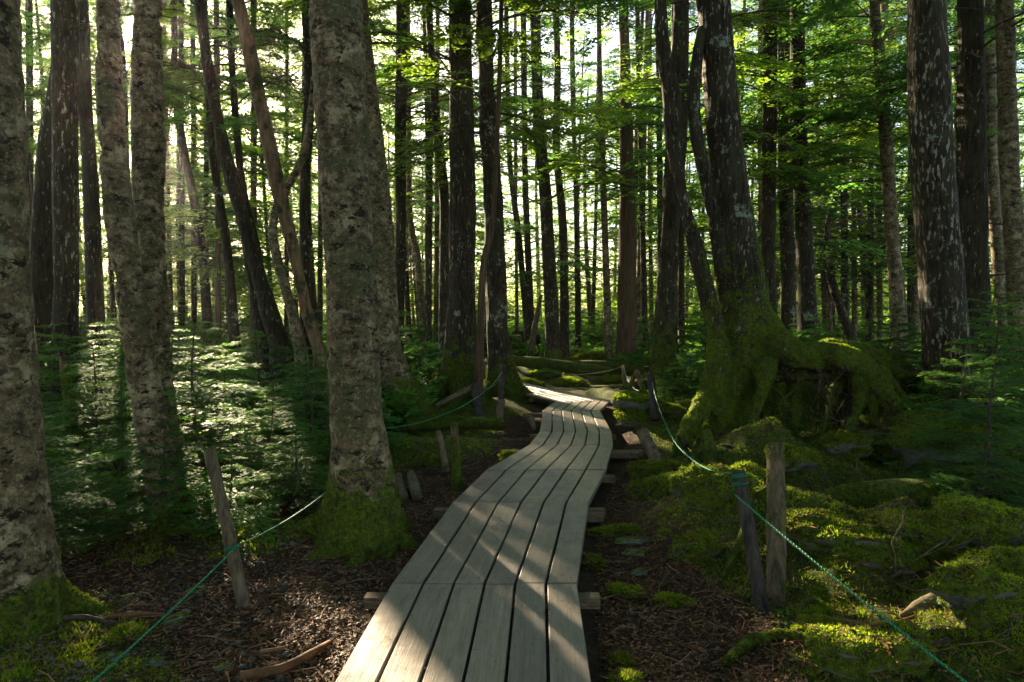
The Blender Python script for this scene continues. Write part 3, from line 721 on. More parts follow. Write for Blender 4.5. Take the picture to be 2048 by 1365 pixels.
tree('fir_tree', 'pale leaning trunk left of the sun gap, its foot hidden behind low fir sprays', [(216, 0, 47), (215, 46, 45), (218, 110, 49), (221, 200, 52), (236, 400, 53), (257, 560, 56), (275, 680, 58), (296, 800, 58), (325, 950, 62), (345, 1060, 84), (350, 1110, 110)], 5.5, 'mottled', H=13, z0=6.5, nb=55, Lmax=3.4, nbare=0, mh=.25, roots=5, hero=True, moss=6000, voxel=.017, root_r=.6)
tree('fir_tree', 'pale straight trunk right of the sun gap, merging behind its leaning neighbour', [(296, 0, 54), (297, 46, 52), (296, 120, 56), (296, 300, 57), (301, 500, 56), (313, 650, 50), (326, 800, 50), (338, 900, 56)], 6.5, 'mottled', H=13, z0=7, nb=50, Lmax=3.2, nbare=0, mh=.3, hero=True, voxel=.018, roots=4)
tree('conifer_tree', 'straight dark trunk with round pale lichen patches, second from the left edge', [(130, 0, 46), (131, 300, 46), (133, 500, 46), (132, 700, 48), (132, 820, 62)], 9.5, 'dark', z0=8, nb=30, lichen=.6, mh=.5, nbare=2, hero=True, voxel=.022, roots=4)
tree('conifer_tree', 'curved dark trunk swelling out beside the lichen-patched trunk at left', [(118, 60, 12), (108, 180, 22), (97, 280, 34), (90, 400, 42), (86, 520, 45), (83, 700, 46), (82, 830, 60)], 9.9, 'dark', H=9, z0=7, nb=8, mh=.7, nbare=2)
tree('conifer_tree', 'slim straight dark trunk between the lichen-patched trunk and the sunlit pair', [(166, 0, 20), (171, 200, 24), (183, 400, 29), (192, 650, 33)], 14, 'dark', z0=4.5, mh=.5)
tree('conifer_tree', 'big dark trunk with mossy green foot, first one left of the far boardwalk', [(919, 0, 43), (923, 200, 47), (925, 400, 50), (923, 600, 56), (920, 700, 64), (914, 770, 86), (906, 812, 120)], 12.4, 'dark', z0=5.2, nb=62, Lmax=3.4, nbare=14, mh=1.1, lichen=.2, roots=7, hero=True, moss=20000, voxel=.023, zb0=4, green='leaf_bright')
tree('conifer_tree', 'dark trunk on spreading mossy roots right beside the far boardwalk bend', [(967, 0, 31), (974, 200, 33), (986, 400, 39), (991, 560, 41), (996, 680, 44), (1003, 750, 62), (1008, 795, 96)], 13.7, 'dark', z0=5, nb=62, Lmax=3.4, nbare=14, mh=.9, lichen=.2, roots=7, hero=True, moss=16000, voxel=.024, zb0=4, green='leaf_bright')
tree('sapling_tree', 'thin bowed stem rising between the two dark mossy-footed trunks', [(1003, 0, 9), (998, 180, 9), (986, 440, 10), (968, 520, 13), (961, 650, 15), (957, 780, 20)], 12.0, 'red', H=9, z0=6, nb=8, nbare=4, Lmax=1.4, mh=.3)
# tree on arching roots
tree('stilt_rooted_tree', 'huge dark tree standing on an arch of thick mossy roots', [(1426, 0, 61), (1438, 150, 64), (1452, 300, 68), (1465, 420, 74), (1478, 520, 82), (1487, 600, 98), (1490, 660, 118), (1478, 740, 112), (1466, 800, 84)], 8.9, 'dark', z0=6.2, nb=60, Lmax=3.6, nbare=4, mh=2.3, lichen=.5, hero=True, voxel=.019, moss=60000, zb0=4, roots=0,
     extra=[(([(1402, 55, 14), (1390, 150, 24), (1386, 230, 25), (1404, 330, 25), (1420, 400, 27), (1438, 500, 30), (1455, 600, 36), (1470, 690, 44)], 4.6), 8.8),
            (([(1321, 0, 24), (1327, 100, 27), (1347, 210, 36), (1347, 290, 32), (1362, 380, 25), (1381, 450, 27), (1405, 550, 31), (1430, 650, 36), (1446, 730, 42)], 9), 8.7)],
     root_px=[([(1440, 730, 50, 8.7), (1415, 790, 42, 8.5), (1385, 845, 34, 8.2), (1356, 900, 26, 7.9), (1338, 945, 16, 7.6), (1322, 985, 9, 7.3)], 0),
              ([(1466, 750, 74, 8.8), (1448, 810, 58, 8.6), (1441, 860, 40, 8.4), (1440, 900, 28, 8.3)], 0),
              ([(1436, 690, 34, 8.6), (1428, 730, 30, 8.45), (1436, 780, 28, 8.4), (1440, 840, 26, 8.4)], 0),
              ([(1500, 640, 96, 8.9), (1540, 690, 84, 8.8), (1590, 716, 62, 8.7), (1650, 714, 60, 8.6), (1700, 726, 56, 8.5), (1740, 758, 46, 8.4), (1768, 795, 34, 8.3), (1786, 832, 24, 8.2), (1795, 880, 14, 8.1)], 0),
              ([(1500, 735, 66, 8.9), (1550, 742, 48, 8.8), (1620, 742, 40, 8.7), (1680, 740, 38, 8.7)], 0),
              ([(1650, 700, 40, 8.9), (1730, 715, 48, 9.1), (1790, 745, 50, 9.2), (1832, 775, 40, 9.3), (1850, 830, 30, 9.3)], 0),
              ([(1570, 742, 30, 8.9), (1588, 790, 22, 8.8), (1592, 840, 20, 8.7), (1584, 900, 14, 8.5)], 0),
              ([(1690, 740, 26, 8.8), (1668, 790, 14, 8.7), (1650, 850, 11, 8.5), (1640, 910, 8, 8.4)], 0),
              ([(1690, 722, 44, 8.6), (1745, 742, 34, 8.5), (1800, 790, 22, 8.4), (1838, 845, 12, 8.2)], 0), ([(1715, 735, 42, 8.5), (1722, 790, 28, 8.3), (1708, 840, 17, 8.1), (1688, 890, 9, 7.9)], 0), ([(1755, 765, 36, 8.3), (1798, 822, 22, 8.1), (1836, 872, 11, 8.0)], 0),
              ([(1530, 672, 70, 8.8), (1572, 700, 66, 8.55), (1612, 716, 44, 8.5), (1640, 735, 24, 8.5)], 0), ([(1648, 700, 30, 8.6), (1672, 716, 44, 8.45), (1700, 738, 30, 8.4)], 0), ([(1530, 720, 50, 8.6), (1528, 770, 34, 8.4), (1512, 820, 22, 8.2), (1500, 870, 12, 8.0)], 0),
              ([(1735, 755, 30, 8.4), (1742, 800, 24, 8.3), (1748, 850, 14, 8.2)], 0),
              ([(1370, 875, 24, 8.0), (1400, 900, 16, 7.7), (1385, 940, 12, 7.3), (1360, 1000, 9, 6.8)], 0)])
_t14 = [o for o in C.objects if o.get('category') == 'tree'][-1]; _rs = np.random.RandomState(44)
for k in range(20):
    u0 = _rs.uniform(1500, 1780); v0 = 735 + _rs.uniform(-6, 14) + max(0, (u0 - 1690) * .4); u1 = u0 + _rs.uniform(-60, 60); v1 = v0 + _rs.uniform(70, 170); d0 = _rs.uniform(8.5, 9.3); d1 = d0 + _rs.uniform(-.7, .3); w0 = _rs.uniform(4, 13)
    q = [P(u0, v0, d0), P(u0 + (u1 - u0) * .3 + _rs.uniform(-16, 16), v0 + (v1 - v0) * .35, d0), P(u0 + (u1 - u0) * .7 + _rs.uniform(-14, 14), v0 + (v1 - v0) * .7, (d0 + d1) / 2), P(u1, v1, d1)]
    V, Q, T = tube(np.array(q) - np.array(_t14.location), np.array([1, .8, .6, .3]) * w0 / 2 * 8.8 / F, 8, .05, True, .25, seed=k); g = Geo(); g.add(V, Q, T)
    obj('root', g.mesh('root', {'a': bark('dark', .15 if k % 3 else 2.0)}), _t14)
for k in range(16):
    a = P(_rs.uniform(1350, 1480), _rs.uniform(850, 930), _rs.uniform(7.6, 8.3)); q = [a]
    az = _rs.uniform(-2.6, -.6)
    for m_ in range(5): a = a + np.array([math.cos(az) * .16, math.sin(az) * .16, 0]); az += _rs.uniform(-.5, .5); q.append(np.array([a[0], a[1], gz(a[0], a[1]) + .03 * math.sin(m_ * 2 + k)]))
    V, Q, T = tube(np.array(q) - np.array(_t14.location), np.linspace(.03, .008, 6) * _rs.uniform(.5, 1.2), 8, .04, True, .25, seed=k); g = Geo(); g.add(V, Q, T)
    obj('root', g.mesh('root', {'a': bark('dark', 2.0 if k % 3 else .15)}), _t14)
tree('conifer_tree', 'dark forked trunk with sunlit mossy edge, just right of the far boardwalk', [(1360, 0, 34), (1358, 150, 36), (1353, 280, 42), (1346, 380, 40), (1340, 470, 36), (1333, 600, 42), (1330, 700, 52), (1330, 787, 84)], 14.2, 'dark', z0=5, nb=62, Lmax=3.4, nbare=12, mh=1.6, roots=6, hero=True, moss=14000, voxel=.025, green='leaf_bright')
tree('conifer_tree', 'big dark trunk flecked with pale lichen, third trunk from the right edge', [(1853, 0, 69), (1860, 250, 74), (1874, 450, 78), (1885, 600, 79), (1892, 700, 82), (1902, 850, 100)], 8.9, 'dark', z0=6.5, nb=60, Lmax=3.4, nbare=2, lichen=1.0, mh=.45, roots=5, hero=True, voxel=.02, moss=6000)
tree('conifer_tree', 'straight dark brown trunk without lichen, near the right edge', [(1941, 0, 47), (1943, 300, 50), (1946, 600, 57), (1948, 700, 60)], 11.2, 'dark', z0=5.5, nb=60, Lmax=3.2, nbare=6, mh=.4, hero=True, voxel=.024)
tree('fir_tree', 'slim pale trunk between the dark brown trunk and the right-edge trunk', [(1981, 0, 20), (1980, 250, 22), (1991, 450, 22), (2005, 620, 25)], 14, 'mottled', z0=5, nb=36, mh=.4)
tree('fir_tree', 'blotched pale trunk with dark moss patches at the right edge', [(2009, 0, 29), (2018, 300, 33), (2034, 560, 40), (2042, 680, 46)], 10.8, 'mottled', z0=6, nb=30, mh=1.2, nbare=4, hero=True, voxel=.024)
tree('conifer_tree', 'red-brown shaggy trunk standing straight behind the boardwalk bend', [(1247, 0, 18), (1252, 250, 25), (1254, 400, 31), (1254, 550, 36), (1253, 722, 46)], 20, 'red', z0=4.6, nb=70, Lmax=3.4, nbare=14, mh=.35, green='leaf_bright')
tree('conifer_tree', 'dark speckled trunk rising behind the mossy fallen log', [(1069, 0, 20), (1078, 250, 24), (1090, 380, 25), (1100, 560, 28), (1106, 690, 31), (1107, 738, 48)], 20, 'dark', z0=4.6, nb=70, Lmax=3.4, nbare=14, mh=.35, lichen=.3, green='leaf_bright')
tree('leaning_tree', 'thick dark trunk leaning left, its split foot right of the sunlit saplings', [(399, 0, 18), (409, 150, 20), (431, 400, 22), (447, 500, 26), (474, 590, 34), (512, 640, 0) if 0 else (500, 640, 38)] if 0 else [(399, 0, 20), (408, 80, 21), (420, 160, 22), (436, 240, 24), (455, 330, 25), (480, 420, 27), (505, 510, 29), (532, 600, 32), (560, 690, 42), (568, 725, 54)], 12.5, 'dark', z0=6, nb=26, nbare=8, mh=.4, hero=True, voxel=.022, extra=[(([(430, 180, 14), (450, 290, 16), (480, 400, 20), (495, 500, 20), (512, 600, 22), (530, 700, 30)], 6), 12.8)])
tree('leaning_tree', 'orange-brown barkless trunk leaning left just before the thickest fir', [(477, 0, 24), (492, 65, 25), (505, 130, 26), (518, 195, 27), (543, 308, 28), (564, 410, 28), (588, 510, 26), (610, 610, 25), (636, 700, 24), (648, 790, 24), (658, 868, 30)], 9.5, 'bare', z0=7, nb=20, nbare=8, mh=.2, hero=True, voxel=.018)
tree('dead_tree', 'crooked dead pale stem twisting beside the orange-brown leaning trunk', [(626, 170, 9), (621, 230, 13), (612, 290, 15), (592, 345, 15), (566, 385, 16), (548, 430, 16), (545, 470, 17), (560, 540, 19), (578, 600, 20), (598, 680, 23), (604, 720, 28)], 11, 'mottled', H=5.5, z0=5, nb=0, nbare=8, mh=.3)
# ---- slimmer trees further in; (course, distance, bark, look)
MIDS = [
 ([(58, 0, 13), (60, 300, 13), (57, 640, 15)], 20, 'dark', 'slim dark'), ([(30, 100, 9), (32, 640, 11)], 26, 'dark', 'thin shadowy'),
 ([(234, 20, 11), (242, 80, 12), (249, 180, 12), (252, 380, 13), (251, 640, 14)], 16, 'dark', 'slim dark'), ([(349, 60, 12), (351, 180, 13), (369, 308, 15), (390, 410, 16), (405, 513, 17), (415, 650, 20)], 22, 'dark', 'gently leaning dark'),
 ([(362, 0, 10), (364, 640, 12)], 25, 'dark', 'thin upright'), ([(333, 250, 8), (342, 640, 10)], 27, 'mottled', 'very thin grey'), ([(386, 100, 9), (388, 640, 10)], 28, 'dark', 'thin straight distant'),
 ([(415, 150, 11), (425, 308, 14), (441, 410, 16), (456, 513, 17), (468, 660, 21)], 15, 'dark', 'slanting dark'), ([(413, 300, 9), (412, 640, 11)], 26, 'dark', 'thin shaded'), ([(436, 380, 10), (436, 680, 13)], 20, 'red', 'short-looking brown'),
 ([(459, 0, 13), (465, 150, 13), (477, 300, 14), (487, 385, 15), (505, 460, 16), (520, 540, 17), (528, 660, 20)], 16, 'dark', 'curving dark'), ([(508, 200, 11), (507, 640, 13)], 21, 'red', 'brownish upright'),
 ([(574, 180, 7), (573, 640, 9)], 28, 'dark', 'hair-thin dark'), ([(615, 0, 23), (619, 180, 21), (611, 350, 21), (611, 600, 22), (612, 680, 26)], 13, 'dark', 'straight dark'), ([(641, 400, 9), (640, 660, 11)], 24, 'dark', 'thin half-hidden'),
 ([(805, 0, 24), (801, 250, 23), (802, 460, 20), (797, 660, 22)], 15, 'dark', 'straight dark'), ([(853, 0, 18), (858, 256, 16), (857, 564, 14), (856, 680, 16)], 20, 'dark', 'slim straight dark'),
 ([(860, 60, 14), (868, 180, 16), (878, 300, 19), (889, 410, 19), (888, 680, 22)], 16, 'dark', 'leaning brown-black'), ([(818, 260, 9), (820, 436, 12), (835, 513, 14), (844, 660, 16)], 21, 'mottled', 'slim bent greyish'), ([(875, 200, 8), (872, 640, 10)], 26, 'red', 'thin reddish'), ([(813, 480, 8), (816, 660, 11)], 27, 'mottled', 'far pale'),
 ([(1016, 200, 9), (1020, 333, 11), (1036, 460, 13), (1046, 564, 13), (1056, 680, 14)], 24, 'dark', 'slanting slim'), ([(1049, 250, 11), (1051, 385, 13), (1064, 680, 15)], 24, 'dark', 'upright slim'), ([(1032, 420, 6), (1034, 660, 8)], 30, 'red', 'hair-thin reddish'), 
 ([(1113, 60, 13), (1115, 154, 14), (1113, 308, 15), (1126, 460, 17), (1129, 660, 19)], 22, 'dark', 'straight black'), ([(1148, 280, 9), (1152, 400, 10), (1156, 670, 12)], 27, 'dark', 'thin straight'), ([(1193, 370, 7), (1186, 640, 9)], 30, 'dark', 'thin backward-leaning'),
 ([(1200, 150, 9), (1204, 300, 12), (1213, 560, 14), (1217, 717, 17)], 20, 'mottled', 'slim blue-grey'), ([(1277, 150, 9), (1284, 400, 11), (1290, 690, 13)], 23, 'dark', 'thin dark'), ([(1300, 420, 7), (1303, 670, 9)], 28, 'mottled', 'thin far pale'),
 ([(1318, 200, 11), (1322, 620, 13)], 22, 'dark', 'slim shaded'), ([(1362, 480, 12), (1363, 680, 14)], 20, 'dark', 'slim upright'),
 ([(1540, 0, 28), (1540, 200, 27), (1537, 500, 27), (1539, 690, 32)], 15, 'dark', 'stout dark'), ([(1569, 0, 24), (1570, 300, 26), (1576, 560, 28), (1577, 700, 36)], 17, 'dark', 'stout moss-edged'), ([(1594, 0, 27), (1598, 250, 29), (1607, 450, 32), (1614, 600, 35), (1618, 680, 44)], 15.5, 'dark', 'thick dark'),
 ([(1520, 180, 9), (1521, 640, 11)], 24, 'mottled', 'thin pale'), ([(1634, 250, 8), (1641, 420, 9), (1650, 650, 11)], 25, 'mottled', 'thin pale slanting'),
 ([(1684, 60, 10), (1683, 200, 11), (1679, 350, 13), (1660, 430, 14), (1655, 490, 15), (1661, 554, 16), (1680, 615, 17), (1700, 672, 20)], 21, 'dark', 'bow-shaped dark'), ([(1681, 250, 11), (1688, 400, 13), (1690, 650, 15)], 22, 'dark', 'upright dark'), ([(1707, 380, 9), (1709, 660, 11)], 25, 'mottled', 'thin grey'),
 ([(1718, 420, 9), (1735, 590, 11), (1738, 660, 12)], 25, 'dark', 'thin slanting'), ([(1741, 250, 11), (1741, 650, 13)], 23, 'dark', 'slim black'), ([(1757, 350, 10), (1759, 650, 12)], 25, 'red', 'slim brown'),
 ([(1748, 0, 17), (1757, 90, 21), (1765, 180, 24), (1777, 360, 24), (1791, 565, 26), (1796, 680, 30)], 14, 'mottled', 'conspicuous pale leaning'), ([(1768, 0, 14), (1771, 160, 15), (1780, 360, 14), (1806, 620, 14)], 19, 'red', 'reddish shaded'),
 ([(1820, 300, 9), (1820, 640, 11)], 24, 'dark', 'thin dark'), ([(1833, 430, 14), (1831, 650, 16)], 21, 'mottled', 'pale half-hidden'), ([(1912, 100, 9), (1914, 600, 10)], 24, 'dark', 'thin dark'), ([(1997, 260, 10), (2010, 640, 12)], 20, 'red', 'slim reddish'), ([(1970, 300, 8), (1968, 640, 9)], 25, 'mottled', 'thin pale shadowy'),
 ([(704, -40, 9), (706, -20, 10)], 1, 'dark', 'skip'),
]
MARK = [(-50, 'the left picture edge'), (132, 'the lichen-patched trunk'), (300, 'the sunlit pale pair'), (700, 'the thickest fir'), (922, 'the big mossy-footed trunk'), (1254, 'the shaggy red-brown trunk'), (1480, 'the stilt-rooted tree'), (1885, 'the lichen-flecked trunk'), (2100, 'the right picture edge')]
ORD = ['first', 'second', 'third', 'fourth', 'fifth', 'sixth', 'seventh', 'eighth', 'ninth', 'tenth', 'eleventh', 'twelfth', 'thirteenth', 'fourteenth', 'fifteenth', 'sixteenth', 'seventeenth', 'eighteenth', 'nineteenth'] + ['twentieth'] + ['twenty-' + q for q in ('first', 'second', 'third', 'fourth', 'fifth', 'sixth', 'seventh', 'eighth', 'ninth')] + ['thirtieth'] + ['thirty-' + q for q in ('first', 'second', 'third', 'fourth', 'fifth', 'sixth', 'seventh', 'eighth', 'ninth')] + ['fortieth'] + ['forty-' + q for q in ('first', 'second', 'third', 'fourth', 'fifth')]
mids = [m for m in MIDS if m[3] != 'skip']
def slot(u):
    for a, b in zip(MARK[:-1], MARK[1:]):
        if a[0] <= u < b[0]: return a, b
seen = {}
for px, d, kind, look in sorted(mids, key=lambda m: m[0][-1][0]):
    a, b = slot(px[-1][0]); k = seen.get(a, 0); seen[a] = k + 1
    lab = f'{look} trunk, {ORD[k]} of those right of {a[1]}'
    nm = 'leaning_tree' if ('lean' in look or 'slant' in look) else ('fir_tree' if kind == 'mottled' else 'conifer_tree')
    tree(nm, lab, px, d, kind, z0=3.0 if d > 16 else 4.4, nb=(92 if px[-1][0] < 660 else 70) if d < 22 else 66, Lmax=2.6, nbare=16, mh=.35 if kind != 'mottled' else .25, lichen=.2, group='slim forest trees behind the near ones', green='leaf_bright' if SEED[0] % 3 == 0 else 'leaf')
# ---- far trees: a few kinds, copied
rs = np.random.RandomState(5); FT = []
for k in range(7):
    SEED[0] += 1; d = 30; kind = ['dark', 'dark', 'mottled', 'dark', 'red', 'dark', 'mottled'][k]
    H = 15 + 2 * rs.rand(); base = np.zeros(3); r = rs.uniform(.09, .17)
    zz = np.linspace(-.3, H, 12); bend = rs.uniform(-.3, .3); pts = np.stack([bend * np.sin(zz / H * 3) + rs.uniform(-.03, .03) * zz, .2 * np.sin(zz / H * 4 + k), zz], 1)
    rad = r * (1 - zz / H * .75); rad[0] = r * 1.8
    t = thing('conifer_tree', 'slender conifer far back in the forest, one trunk among many', 'tree', base, 'distant conifers deep in the forest')
    V, Q, T = tube(pts, rad, 8, .6, jit=.1, seed=k); g = Geo(); g.add(V, Q, T); obj('trunk', g.mesh('trunk', {'a': bark(kind, .3, .2)}), t)
    obj('crown', crown(rs, interp_stem(pts), None, 2.2, H, 62, 2.7, base, 30, 8, 1.2, 'leaf_bright' if k % 2 else 'leaf', cull=False), t)
    FT.append(t)
def clear_of_gaps(x, y, r=.3):
    for p, q in zip(GP, GR):
        dx, dy = x - p[0], y - p[1]; s = np.array([SUN[0], SUN[1]]) / math.hypot(SUN[0], SUN[1]); t = dx * s[0] + dy * s[1]
        if t > 0 and abs(dx * s[1] - dy * s[0]) < r * .5 + .15 and p[2] + t * math.tan(SUN_EL) < 16: return False
    return True
used = []; n = 0; tries = 0
while n < 150 and tries < 6000:
    tries += 1; y = 24 + 56 * rs.rand() ** 1.15; x = rs.uniform(-.86, .86) * y
    if any(math.hypot(x - a, y - b) < 1.1 for a, b in used): continue
    sx, sy = GP[-1][0], GP[-1][1]
    if abs(x * SUN[1] - y * SUN[0]) / math.hypot(SUN[0], SUN[1]) < .5: continue
    used.append((x, y)); loc = (x, y, gz(x, y)); rz = rs.uniform(0, 6.28); s = rs.uniform(.85, 1.2)
    if n >= 7 and y < 50:
        SEED[0] += 1; H = rs.uniform(14, 17); b_ = np.array([x, y, loc[2]]); r = rs.uniform(.09, .18); zz = np.linspace(-.3, H, 12); bd = rs.uniform(-.35, .35)
        pts = np.stack([x + bd * np.sin(zz / H * 3) + rs.uniform(-.04, .04) * zz, y + .2 * np.sin(zz / H * 4 + n), loc[2] + zz], 1); rad = r * (1 - zz / H * .75); rad[0] = r * 1.8
        t = thing('conifer_tree', 'slender conifer far back in the forest, one trunk among many', 'tree', b_, 'distant conifers deep in the forest')
        V, Q, T = tube(pts - b_, rad, 8, .6, jit=.1, seed=n); g = Geo(); g.add(V, Q, T); obj('trunk', g.mesh('trunk', {'a': bark(['dark', 'dark', 'red', 'mottled'][rs.randint(4)], .3, .2)}), t)
        obj('crown', crown(np.random.RandomState(n), interp_stem(pts), None, loc[2] + 2.2, loc[2] + H, 60, 2.7, b_, 30, 8, 1.2, 'leaf_bright' if n % 2 else 'leaf'), t)
    elif n < 7: FT[n].location = loc; FT[n].rotation_euler = (0, 0, rz); FT[n].scale = (s, s, s)
    else: dup(FT[rs.randint(7)], loc, rz, s, 'slender conifer far back in the forest, one trunk among many', 'distant conifers deep in the forest')
    n += 1
for k, (x, y) in enumerate([(-4.6, 1.2), (4.4, 1.5), (-6.5, 4.2), (6.8, 4.6), (-2.6, -3.2), (3.1, -2.4), (0.8, -5.5), (-6, -2), (6.4, -1.5), (-8.5, 1.5), (9, 1.8), (-4.5, -7), (4.6, -7.2), (-9.5, 6.5), (10, 7.5), (-1.6, -9.5), (8, -6), (-9, -5), (2, -13), (-6, -12), (7, -12)]):
    o = dup(FT[k % 7], (x, y, gz(x, y) + 1.0 * 0), k * 1.7, 1.0, 'conifer standing beside or behind the viewpoint, outside the picture', 'conifers around the viewpoint')
_c = {}
far_trees = [o for o in C.objects if o.get('group') == 'distant conifers deep in the forest']
for o in sorted(far_trees, key=lambda q: q.location.x / max(1, q.location.y)):
    mk = slot(min(max(1024 + F * o.location.x / max(1, o.location.y), -49), 2099))[0][1]; k = _c.get(mk, 0); _c[mk] = k + 1
    o['label'] = f'slender conifer far back, {ORD[k]} of those right of {mk}'
#@@PART3
# ------------------------------------------------------------------ young firs
def sapling_proto(k, h, Lb, fing, label, comb=True, nw=9):
    rs = np.random.RandomState(300 + k); g = Geo(); lv = []; lt = []
    t = thing('fir_sapling', label, 'young tree', (0, 0, 0), 'young firs growing between the trunks')
    zz = np.linspace(0, h, 7); st = np.stack([.03 * h * np.sin(zz / h * 4 + k), .03 * h * np.cos(zz / h * 3 + k) - .03 * h * math.cos(k), zz], 1)
    V, Q, T = tube(st, .013 * h * (1.08 - zz / h) + .003, 7, .1); sg = Geo(); sg.add(V, Q, T)
    tp = [spray(rs, Lb, fing, comb, bare=rs.uniform(.12, .3), lat=.46, nlat=rs.randint(9, 13), droop=rs.uniform(.05, .25), wr=.006) for _ in range(3)]
    for w_ in range(nw):
        u = (w_ + .5) / nw; z = h * (.10 + .88 * u ** .9); nbr = rs.randint(3, 6); a0 = rs.uniform(0, 6)
        for b in range(nbr):
            s = (1.05 - .82 * u ** 1.3) * rs.uniform(.6, 1.15)
            Rm = rotz(a0 + b * 6.283 / nbr + rs.uniform(-.4, .4)) @ roty(-R(rs.uniform(-8, 12) + 26 * max(0, u - .4)))
            c = np.array([np.interp(z, zz, st[:, 0]), np.interp(z, zz, st[:, 1]), z])
            wv, wq, lq, tips = tp[rs.randint(3)]
            g.add(wv @ Rm.T * s + c, wq); lv.append((lq.reshape(-1, 3) @ Rm.T * s + c)); lt.append(tips)
    obj('stem', sg.mesh('stem', {'a': M['twig']}), t)
    WV = np.concatenate(g.V); WQ = np.concatenate(g.Q['a']); LV = np.concatenate(lv); LQ = np.arange(len(LV)).reshape(-1, 4) + len(WV); tt = np.concatenate(lt) > .5
    obj('foliage', make_mesh('foliage', np.vstack([WV, LV]), [(WQ, M['twig']), (LQ[~tt], M['fern']), (LQ[tt], M['fern_tip'])], False), t)
    return t
SPR = [sapling_proto(0, 1.0, .58, .095, 'x'), sapling_proto(1, 1.5, .82, .11, 'x'), sapling_proto(2, 1.75, 1.05, .12, 'x', nw=8), sapling_proto(3, .6, .46, .08, 'x', nw=6),
       sapling_proto(4, 1.5, .85, .15, 'x', comb=False, nw=11), sapling_proto(5, 1.0, .7, .14, 'x', comb=False, nw=8), sapling_proto(6, 2.2, 1.0, .17, 'x', comb=False, nw=13)]
HS = [1.0, 1.5, 1.75, .6, 1.5, 1.0, 2.2]; first = set()
def put_sapling(k, x, y, h, label, rz=None, rs=np.random.RandomState(21), sink=0):
    s = h / HS[k]; loc = (x, y, gz(x, y) - .02 - sink); rz = rs.uniform(0, 6.28) if rz is None else rz
    if k not in first:
        first.add(k); o = SPR[k]; o.location = loc; o.rotation_euler = (0, 0, rz); o.scale = (s, s, s); o['label'] = label
    else: o = dup(SPR[k], loc, rz, s, label, 'young firs growing between the trunks')
    return o
NEAR_S = [(3, -3.35, 4.85, .72, 'small fir sapling just right of the left-edge trunk foot'), (0, -2.8, 5.35, .95, 'low fir sapling with bright tips left of the leaning grey post'), (3, -2.25, 5.35, .68, 'low spreading fir sapling right behind the leaning grey post top'),
          (0, -3.9, 5.6, 1.0, 'bushy fir sapling behind the left-edge trunk'), (0, -1.95, 6.0, .80, 'fir sapling in the gap between leaning grey post and thickest fir'), (2, -3.05, 6.6, 1.70, 'tallest near sapling with bare reddish stem and wide sunlit fans'),
          (1, -3.9, 6.7, 1.15, 'fir sapling left of the pale leaning trunk, knee high'), (1, -2.35, 6.7, 1.1, 'sunlit fir sapling right behind the leaning grey post'), (1, -4.6, 7.4, 1.4, 'fir sapling before the lichen-patched trunk'),
          (2, -2.3, 7.7, 1.2, 'glittering fir sapling left of the thickest fir'), (1, -5.2, 8.0, 1.5, 'sunlit fir sapling beside the short broken stump post'), (2, -3.4, 8.1, 1.45, 'wide fir sapling behind the tallest near sapling'),
          (4, -4.3, 8.6, 1.5, 'dense fir sapling right of the lichen-patched trunk'), (4, -2.7, 9.0, 1.35, 'fir sapling before the thick leaning trunk'), (4, -6.2, 9.2, 1.6, 'dense fir sapling by the left picture edge'),
          (5, -1.75, 8.2, .8, 'low fir sapling close behind the thickest fir'), (5, -3.7, 9.9, 1.5, 'fir sapling behind the sunlit pale pair'), (4, -2.4, 10.4, 1.2, 'fir sapling at the foot of the orange-brown leaning trunk'),
          (2, 4.55, 6.4, 1.45, 'drooping fir sapling reaching in at the right picture edge'), (1, 4.95, 7.5, 1.35, 'fir sapling in front of the lichen-flecked trunk'), (0, 4.0, 5.7, .75, 'bright-tipped fir sapling on the moss at the right edge'),
          (3, 3.3, 8.2, .40, 'tiny fir seedling on the mossy mound'), (1, 5.6, 8.0, 1.6, 'fir sapling at right edge behind the drooping one'), (3, 2.75, 8.6, .35, 'tiny seedling under the root arch'), (4, 5.3, 9.6, 1.5, 'dark fir sapling right of the lichen-flecked trunk'),
          (3, 4.0, 7.5, .40, 'small seedling between root arch and lichen-flecked trunk'), (5, 2.75, 12.3, .7, 'low fir sapling between the forked trunk and the stilt-rooted tree'), (4, 4.6, 12.0, 1.6, 'fir sapling just behind the root arch'), (6, 6.6, 9.5, 2.0, 'tall fir sapling at the right picture edge')]
for k, x, y, h, lab in NEAR_S: put_sapling(k, x, y, h, lab)
rs = np.random.RandomState(77); used2 = [(a[1], a[2]) for a in NEAR_S]; n = 0; tries = 0; SAPL = []
while n < 150 and tries < 9000:
    tries += 1; y = 9.5 + 30 * rs.rand() ** 1.5; x = rs.uniform(-.82, .82) * (y + 1)
    if path_dist(np.array([x]), np.array([y]))[0] < 1.7 or (y < 19 and abs(x - .3) < 2.2 and y < 15): continue
    if 2.2 < x < 5.4 and 8 < y < 11.4 or (-1.6 < x < 3.6 and 13 < y < 21.5): continue
    if any(math.hypot(x - a, y - b) < .62 for a, b in used2): continue
    used2.append((x, y)); u = 1024 + F * x / y
    a, b = slot(min(max(u, -49), 2099)); area = 'near' if y < 15 else 'middle' if y < 24 else 'far'
    k = [4, 5, 6][rs.randint(3)]; h = rs.uniform(.8, 1.9) * (1.0 if y < 20 else 1.25)
    SAPL.append((u, put_sapling(k, x, y, h, 'x'), area, a[1]))
    n += 1

_c = {}
for u, o, area, mk in sorted(SAPL, key=lambda q: q[0]):
    k = _c.get((area, mk), 0); _c[(area, mk)] = k + 1
    o['label'] = {'near': 'young fir in the near thicket', 'middle': 'small fir further in', 'far': 'distant small fir'}[area] + f', {ORD[k]} right of {mk}'
